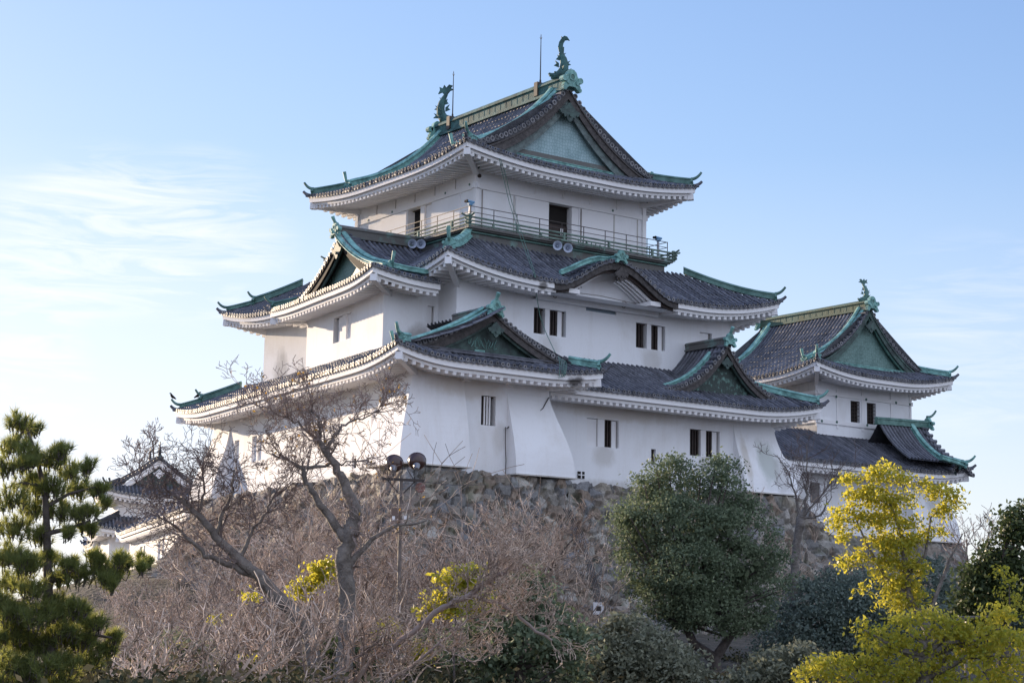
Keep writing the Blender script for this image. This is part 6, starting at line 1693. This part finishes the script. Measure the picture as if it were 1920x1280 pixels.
island_var(m_twig_p, .5, 1.6); island_var(m_twig, .7, 1.35)
# thicket covering the slope ---------------------------------------------
S = []
def slope_pt(px, D):
    p = at(px, 1200, D); p.z = ground_z(p.x, p.y); return p
for i in range(230):
    px = random.uniform(185, 1130); D = random.uniform(57, 77) if random.random() < .86 else random.uniform(36, 50)
    if px > 1010 and random.random() < .88: continue
    if 780 < px < 1100 and D < 60: continue
    if (590 < px < 700 or 290 < px < 400) and D < 58 and random.random() < .6: continue
    p = slope_pt(px, D); h = random.uniform(1.6, 4.6) if D > 66 else random.uniform(1.0, 2.6)
    if px < 420: h = random.uniform(.7, 1.6)
    elif px < 760 and D > 64: h *= 1.25
    lean = random.gauss(.15, .3)
    for k in range(random.randint(2, 5)):
        d = V((random.gauss(lean, .35), random.gauss(-lean, .35), 1)); grow(S, p+rv(.2)*.6, d, h*random.uniform(.6, 1), random.uniform(.03, .06), 2, wander=.16, up=.07, kids=3, ratio=.58, rmin=.0115, nst=5)
for i in range(90):
    px = random.uniform(190, 430); D = random.uniform(66, 99); p = slope_pt(px, D)
    for k in range(3): grow(S, p, V((random.gauss(0, .35), random.gauss(0, .35), 1)), random.uniform(.4, 1.2), .025, 2, wander=.18, up=.06, kids=3, ratio=.6, rmin=.011, nst=4)
th = segs_mesh('thicket', S, [m_twig_p], None, slope_pt(700, 66)); tag(th, 'tangled leafless purplish thicket covering the slope below the stone wall', 'thicket', kind='stuff')
print('thicket segs', len(S))
# low evergreen and dead-leaf undergrowth between the stems
C = []
for i in range(420):
    px = random.uniform(120, 1500); D = random.uniform(30, 76)
    if i % 2: px = random.uniform(120, 560); D = random.uniform(24, 60)
    p = slope_pt(px, D); r = random.uniform(.3, .9)
    g = rng.normal(size=(240, 3))*np.array([r, r, r*.5])*.6; g[:, 2] = abs(g[:, 2]); C.append(np.array(tuple(p))+g)
ug = raw('undergrowth', leaves(np.concatenate(C), .075), None, 4, [leafmat('undergrowth_leaves', (.03, .04, .02), (.13, .11, .06), .15, rough=.95)], None, slope_pt(700, 62)); tag(ug, 'low olive and brown undergrowth at the feet of the leafless thicket', 'undergrowth', kind='stuff')
# rampart-hugging brush on the steep left face
S = []
for i in range(300):
    u = random.random(); v = random.uniform(.12, 1.0)
    a = V((49.4, 100, ZT_)).lerp(V((45.8, 70.95, ZT_)), u); b = V((42.9, 92.5, 2.5)).lerp(V((41.2, 65.6, -1.6)), u); p = a.lerp(b, v)
    for k in range(3):
        grow(S, p, V((-.5+random.gauss(0, .3), random.gauss(0, .3), 1)), random.uniform(.4, 1.3), .022, 1, wander=.2, up=.05, kids=3, ratio=.6, rmin=.009, nst=4)
for i in range(110):
    u = random.random(); v = random.uniform(.5, 1.0)
    a = V((45.8, 70.95, ZT_)).lerp(V((54.6, 71.0, ZT_)), u); b = V((41.2, 65.6, -1.6)).lerp(V((56.5, 66.2, -1.2)), u); p = a.lerp(b, v)
    for k in range(3):
        grow(S, p, V((random.gauss(0, .3), -.5+random.gauss(0, .3), 1)), random.uniform(.5, 1.5), .022, 1, wander=.2, up=.05, kids=3, ratio=.6, rmin=.009, nst=4)
for i in range(130):
    u = random.random(); v = random.uniform(.1, 1.0)
    a = V((55.0, 72.6, ZT_)).lerp(V((73.0, 72.7, ZT_)), u); b = V((57.5, 67.2, -1.2)).lerp(V((78, 66.5, -1)), u); p = a.lerp(b, v)
    if p.x < 63 and v < .4: continue
    for k in range(3):
        grow(S, p, V((random.gauss(0, .3), -.5+random.gauss(0, .3), 1)), random.uniform(.5, 1.5), .022, 1, wander=.2, up=.05, kids=3, ratio=.6, rmin=.010, nst=4)
wb = segs_mesh('wall_brush', S, [m_twig_p], None, (43, 68, 1)); tag(wb, 'thin leafless brush rooted between the stones of the rampart', 'brush', kind='stuff')
# ------------------------------------------------------------------ small objects
def bowl(mb, c, axis, r, depth, mt, mt2):
    'deep reflector bowl opening along axis, with a cap behind'
    c = V(c); a = V(axis).normalized(); x = a.orthogonal().normalized(); y = a.cross(x); rows = []
    for i in range(10):
        t = i/9; rr = r*math.sin(t*PI/2)**.75 if i else r*.22; z = -depth*(1-t)**1.0*math.cos(t*PI/2*.2)
        rows.append([c+a*(-depth+depth*(t**1.7))+(x*math.cos(2*PI*k/20)+y*math.sin(2*PI*k/20))*rr for k in range(20)])
    mb.grid(rows, mt, True)
    mb.grid([[c+(p-c)*1.04-a*.015 for p in rows[-1]], [c+(p-c)*1.04+a*.015 for p in rows[-1]], [c+(p-c)*.97+a*.015 for p in rows[-1]]], mt, True)
    mb.add([c+(p-c)*.96-a*.01 for p in rows[-1]], [tuple(range(20))], mt2)
    mb.tube([c-a*depth*.86, c-a*(depth+.10), c-a*(depth+.22)], [r*.42, r*.34, r*.20], 12, mt2)
m_enamel = mat('brown_enamel', (.055, .030, .026), .22, col2=(.08, .045, .04), vscale=4)
m_lampgrey = mat('lamp_housing', (.20, .20, .215), .35, metal=.4)
m_pink = mat('faded_enamel', (.26, .13, .12), .4, col2=(.36, .20, .18), vscale=6)
DP = 62
pb = at(746, 1230, DP); pb.z = ground_z(pb.x, pb.y)-.1
pole = empty('floodlight_pole', pb, 'tall thin metal pole carrying two dark floodlight bowls and a smaller pinkish one', 'lamp post')
top = at(752, 893, DP); mb = MB(); ptop = V((top.x, top.y, top.z)); mb.tube([V((pb.x, pb.y, pb.z)), V((ptop.x, ptop.y, ptop.z))], [.075, .06], 8, m_iron)
m_conc = mat('weathered_pole', (.20, .17, .15), .7, col2=(.10, .08, .07), vscale=3); mb.mats[0] = m_conc; mb.build('pole', pole)
hx = cr.copy(); hx.z = 0; hx.normalize(); fwd = V((-hx.y, hx.x, 0))
mb = MB(); a = at(716, 897, DP); b = at(797, 901, DP); mb.bar(a, b, .12, .09, m_iron); mb.bar(at(727, 900, DP), at(748, 925, DP), .04, .04, m_iron); mb.bar(at(778, 902, DP), at(756, 925, DP), .04, .04, m_iron); mb.build('crossbar', pole)
tgt = V((46, 72, 16))
for i, (px, py) in enumerate(((738.5, 872), (781.5, 868))):
    c = at(px, py, DP); ax = (V((50, 76, 18))-c).normalized(); ax = (ax+V((0, 0, .25))).normalized()
    mb = MB(); bowl(mb, c+ax*.18, ax, .315, .36, m_enamel, m_lampgrey); lamp = mb.build('lamp_bowl', pole, smooth=True)
    mb = MB(); q = at(px+2, 899, DP)
    for sg in (-1, 1):
        mb.tube([c+hx*.31*sg+ax*.1, c+hx*.30*sg-V((0, 0, .25)), q+hx*.14*sg], .014, 5, m_iron)
    mb.build('yoke', lamp)
mb = MB(); c = at(788, 914, DP); bowl(mb, c, V((-.6, -.5, -.2)), .17, .2, m_pink, m_pink); mb.build('lamp_bowl', pole, smooth=True)
for (px, py, w_, h_, mt) in ((741, 966, .13, .26, mat('box_brown', (.16, .11, .09), .6)), (738, 971, .05, .07, m_trim), (760, 970, .04, .06, m_trim), (765, 992, .03, .05, m_trim)):
    c = at(px, py, DP-.15); mb = MB(); mb.box(c, hx*w_, fwd*.06, V((0, 0, h_)), mt); mb.build('junction_box', pole)
mb = MB(); mb.bar(at(728, 994, DP), at(760, 1000, DP), .05, .05, m_iron); mb.build('step_bracket', pole)

# loudspeakers
def horn_speaker(px, py, Dv, plane, label, r=.25):
    c = ony(px, py, Dv) if plane == 'y' else onx(px, py, Dv)
    mb = MB(); a = (V((0, 0, 1.7))-c); a.z *= .35; a.normalize(); a = (a+hx*.12).normalized(); x = a.orthogonal().normalized(); y = a.cross(x); rows = []
    for i in range(8):
        t = i/7; rr = .045+(r-.045)*t**1.9; rows.append([c+a*(-.38+.38*t)+(x*math.cos(2*PI*k/22)+y*math.sin(2*PI*k/22))*rr for k in range(22)])
    rows.append([c+(p-c)*1.05 for p in rows[-1]]); rows.append([p-a*.03 for p in rows[-1]])
    m_horn = bpy.data.materials.get('speaker_grey') or mat('speaker_grey', (.40, .45, .55), .45)
    mb.grid(rows, m_horn, True)
    o = mb.build('loudspeaker', None, c, smooth=True); tag(o, label, 'loudspeaker', 'horn loudspeakers below the balcony')
    m2 = MB(); m2.tube([c-a*.40, c-a*.18, c-a*.06], [.05, .05, .03], 10, m_horn); m2.build('driver', o)
    m3 = MB(); m3.tube([c-a*.36, c-a*.62], .085, 12, m_iron); m3.build('driver_case', o)
    m4 = MB(); m4.bar(c-a*.4, c-a*.4+V((0, 0, .42)), .04, .04, m_iron, up=V((0, 1, 0))); m4.bar(c-a*.4+V((0, 0, .38))-hx*.25, c-a*.4+V((0, 0, .38))+hx*.25, .04, .04, m_iron); m4.build('bracket', o)
horn_speaker(773.5, 457, 53.1, 'x', 'left grey horn loudspeaker of the pair below the balcony on its left side')
horn_speaker(789.5, 457.5, 53.1, 'x', 'right grey horn loudspeaker of the pair below the balcony on its left side')
horn_speaker(1045.5, 460.5, 77.1, 'y', 'left grey horn loudspeaker of the pair below the front balcony doorway')
horn_speaker(1065, 465, 77.1, 'y', 'right grey horn loudspeaker of the pair below the front balcony doorway')
def viewer(c, label):
    o = empty('binocular_viewer', c, label, 'binocular viewer', 'coin binoculars on the balcony corners'); c = V(c)
    mb = MB(); mb.tube([c, c+V((0, 0, 1.15))], [.09, .07], 10, m_grey); mb.build('stand', o)
    t = c+V((0, 0, 1.3)); mb = MB()
    mb.box(t+V((0, 0, .0)), V((.14, 0, 0)), V((0, .10, 0)), V((0, 0, .09)), m_blue); mb.tube([t-V((0, 0, .2)), t-V((0, 0, .05))], [.06, .13], 8, m_blue)
    for s_ in (-1, 1): mb.tube([t+V((-.28, s_*.08, .07)), t+V((.2, s_*.08, .05))], [.07, .06], 10, m_blue)
    mb.tube([t+V((.05, .1, .02)), t+V((.24, .2, -.02)), t+V((.26, .2, .14))], .03, 6, m_blue); mb.build('head', o)
    mb = MB()
    for s_ in (-1, 1): mb.tube([t+V((-.30, s_*.08, .07)), t+V((-.25, s_*.08, .07))], .075, 10, m_dark)
    mb.build('eyepiece', o)
q = ony(882, 378, 78.0); viewer((q.x, 78.0, 21.5), 'blue coin-operated binocular viewer at the near balcony corner')
q = ony(1234, 440, 78.2); viewer((q.x, 78.2, 21.5), 'blue coin-operated binocular viewer on a grey post at the right balcony corner')
mb = MB(); a = V((BX0+.42, BY0-.02, 21.05))
# clutter of brackets by the front loudspeakers
for i in range(7):
    p = ony(1085+i*8, 452+i*2.2, 77.45); mb = MB() if i == 0 else mb; mb.bar(p-V((0, 0, .16)), p+V((0, 0, .12)), .05, .05, m_rail, up=V((0, 1, 0)))
mb.bar(ony(1030, 446, 77.45), ony(1135, 466, 77.45), .05, .05, m_rail); mb.build('cable_bracket', balo)

# cables
m_cab = mat('green_cable', (.10, .20, .17), .6)
def cable(pts, r, label, mt=m_cab, name='cable'):
    mb = MB(); mb.tube(pts, r, 5, mt); o = mb.build(name, None, pts[-1]); tag(o, label, 'cable'); return o
e0 = ony(934, 297, 76.66)
for k, off in ((0, 0), (1, 5)):
    cable([ony(936+off*.4, 297, 76.6), ony(941+off, 320, 76.9), ony(955+off, 380, 77.3), ony(978+off, 452, 76.8), ony(998+off*.6, 506, 73.9), ony(1003+off*.3, 520, 73.8)], .018,
          ('left' if k == 0 else 'right')+' one of two thin green cables hanging from the top eave across the balcony')
cable([ony(1001, 512, 73.75), ony(1004, 540, 74.6), ony(1012, 590, 75.2), ony(1022, 620, 75.0), ony(1043, 665, 73.5), ony(1052, 690, 70.4), ony(1058, 706, 69.3)], .022, 'single green cable slanting across the middle wall past the left window pair')
mb = MB()
for k in range(5):
    x = 1047+k*3.2; mb.tube([ony(x, 668+k*2, 70.2), ony(x+3, 684, 69.4), ony(x+2+2*math.sin(k), 700, 69.2), ony(x+1, 710-k*1.5, 69.25)], .018, 5, m_cab)
o = mb.build('cable_coil', None, ony(1055, 695, 69.3)); tag(o, 'loose bundle of green cable over the right end of the lower front eave', 'cable')
mb = MB(); pts = [ony(1029, 745, 71.3), ony(1018, 765, 71.25), ony(1000, 781, 71.22), ony(978, 790, 71.2), ony(962, 795, 71.2), ony(951, 802, 71.2)]
mb.tube(pts, .03, 5, m_iron)
for k, x in enumerate((948, 953, 957, 961)):
    mb.tube([ony(x, 800-k*1.2, 71.28), ony(x-.5+.8*math.sin(k*2), 830, 71.28), ony(x+.6, 862, 71.28), ony(x-.5, 898, 71.28)], .02, 4, m_iron)
mb.bar(ony(946, 803, 71.27), ony(963, 802, 71.27), .02, .02, m_iron); mb.bar(ony(946, 896, 71.27), ony(963, 897, 71.27), .02, .02, m_iron)
mb.build('conduit', keep)
mb = MB()
for k in range(4):
    o_ = k*4; mb.tube([ony(1044+o_, 905, 71.5), ony(1052+o_, 945, 70.4), ony(1082+o_, 1000, 68.3), ony(1104+o_*.8, 1065, 66.6), ony(1118+o_*.8, 1130, 65.2)], .022, 4, m_iron)
o = mb.build('cable_bundle', None, ony(1118, 1130, 65.2)); tag(o, 'bundle of rusty conduits running down the stone wall below the keep skirt', 'conduit')
c = at(1122, 1140, 78); mb = MB(); mb.box(c, hx*.22, fwd*.1, V((0, 0, .26)), m_trim); mb.box(c-fwd*.105+V((.0, 0, .0)), hx*.10, fwd*.01, V((0, 0, .10)), m_iron)
mb.bar(c-V((0, 0, .2)), V((c.x, c.y, ground_z(c.x, c.y)-.3)), .08, .08, m_iron, up=V((0, 1, 0)))
o = mb.build('meter_box', None, c); tag(o, 'small white electric box at the foot of the conduits on the stone wall', 'electric box')

cable([at(797, 903, DP), at(850, 909, 66), at(912, 908, 70)], .012, 'thin wire strung from the floodlight pole to the stone wall', m_iron)
# crows on the far left eave tip
def bird(c, label, head=1):
    c = V(c); mb = MB(); d = hx*head
    mb.tube([c-d*.24+V((0, 0, .02)), c-d*.12+V((0, 0, .10)), c+V((0, 0, .17)), c+d*.07+V((0, 0, .27)), c+d*.09+V((0, 0, .34)), c+d*.12+V((0, 0, .37)), c+d*.16+V((0, 0, .37)), c+d*.22+V((0, 0, .35))],
            [.03, .065, .095, .075, .045, .05, .03, .006], 8, m_dark)
    for s_ in (-1, 1): mb.tube([c+fwd*.03*s_+V((0, 0, .08)), c+fwd*.03*s_-V((0, 0, .02))], .008, 4, m_dark)
    o = mb.build('crow', None, c, smooth=True); tag(o, label, 'bird', 'crows perched on the far left eave'); return o
tip = SL.P(0, 0)
outv_ = (SL.P(0, 0)-SL.P(1.0*kF, 1.0)); outv_.z = 0; outv_.normalize()
b0 = hip_path(SL, 0, .25, 1, .04, n=2)[0]+V((0, 0, .42*.72*.55))
bird(b0+outv_*.55+V((0, 0, .40)), 'black crow perched on the curled tip of the far left lower eave', -1)
b1_ = hip_path(SL, 0, 1.1, 1.3, .04, n=2)[0]
bird(b1_+V((0, 0, .33)), 'black crow perched further in along the green ridge of the far left lower eave', 1)
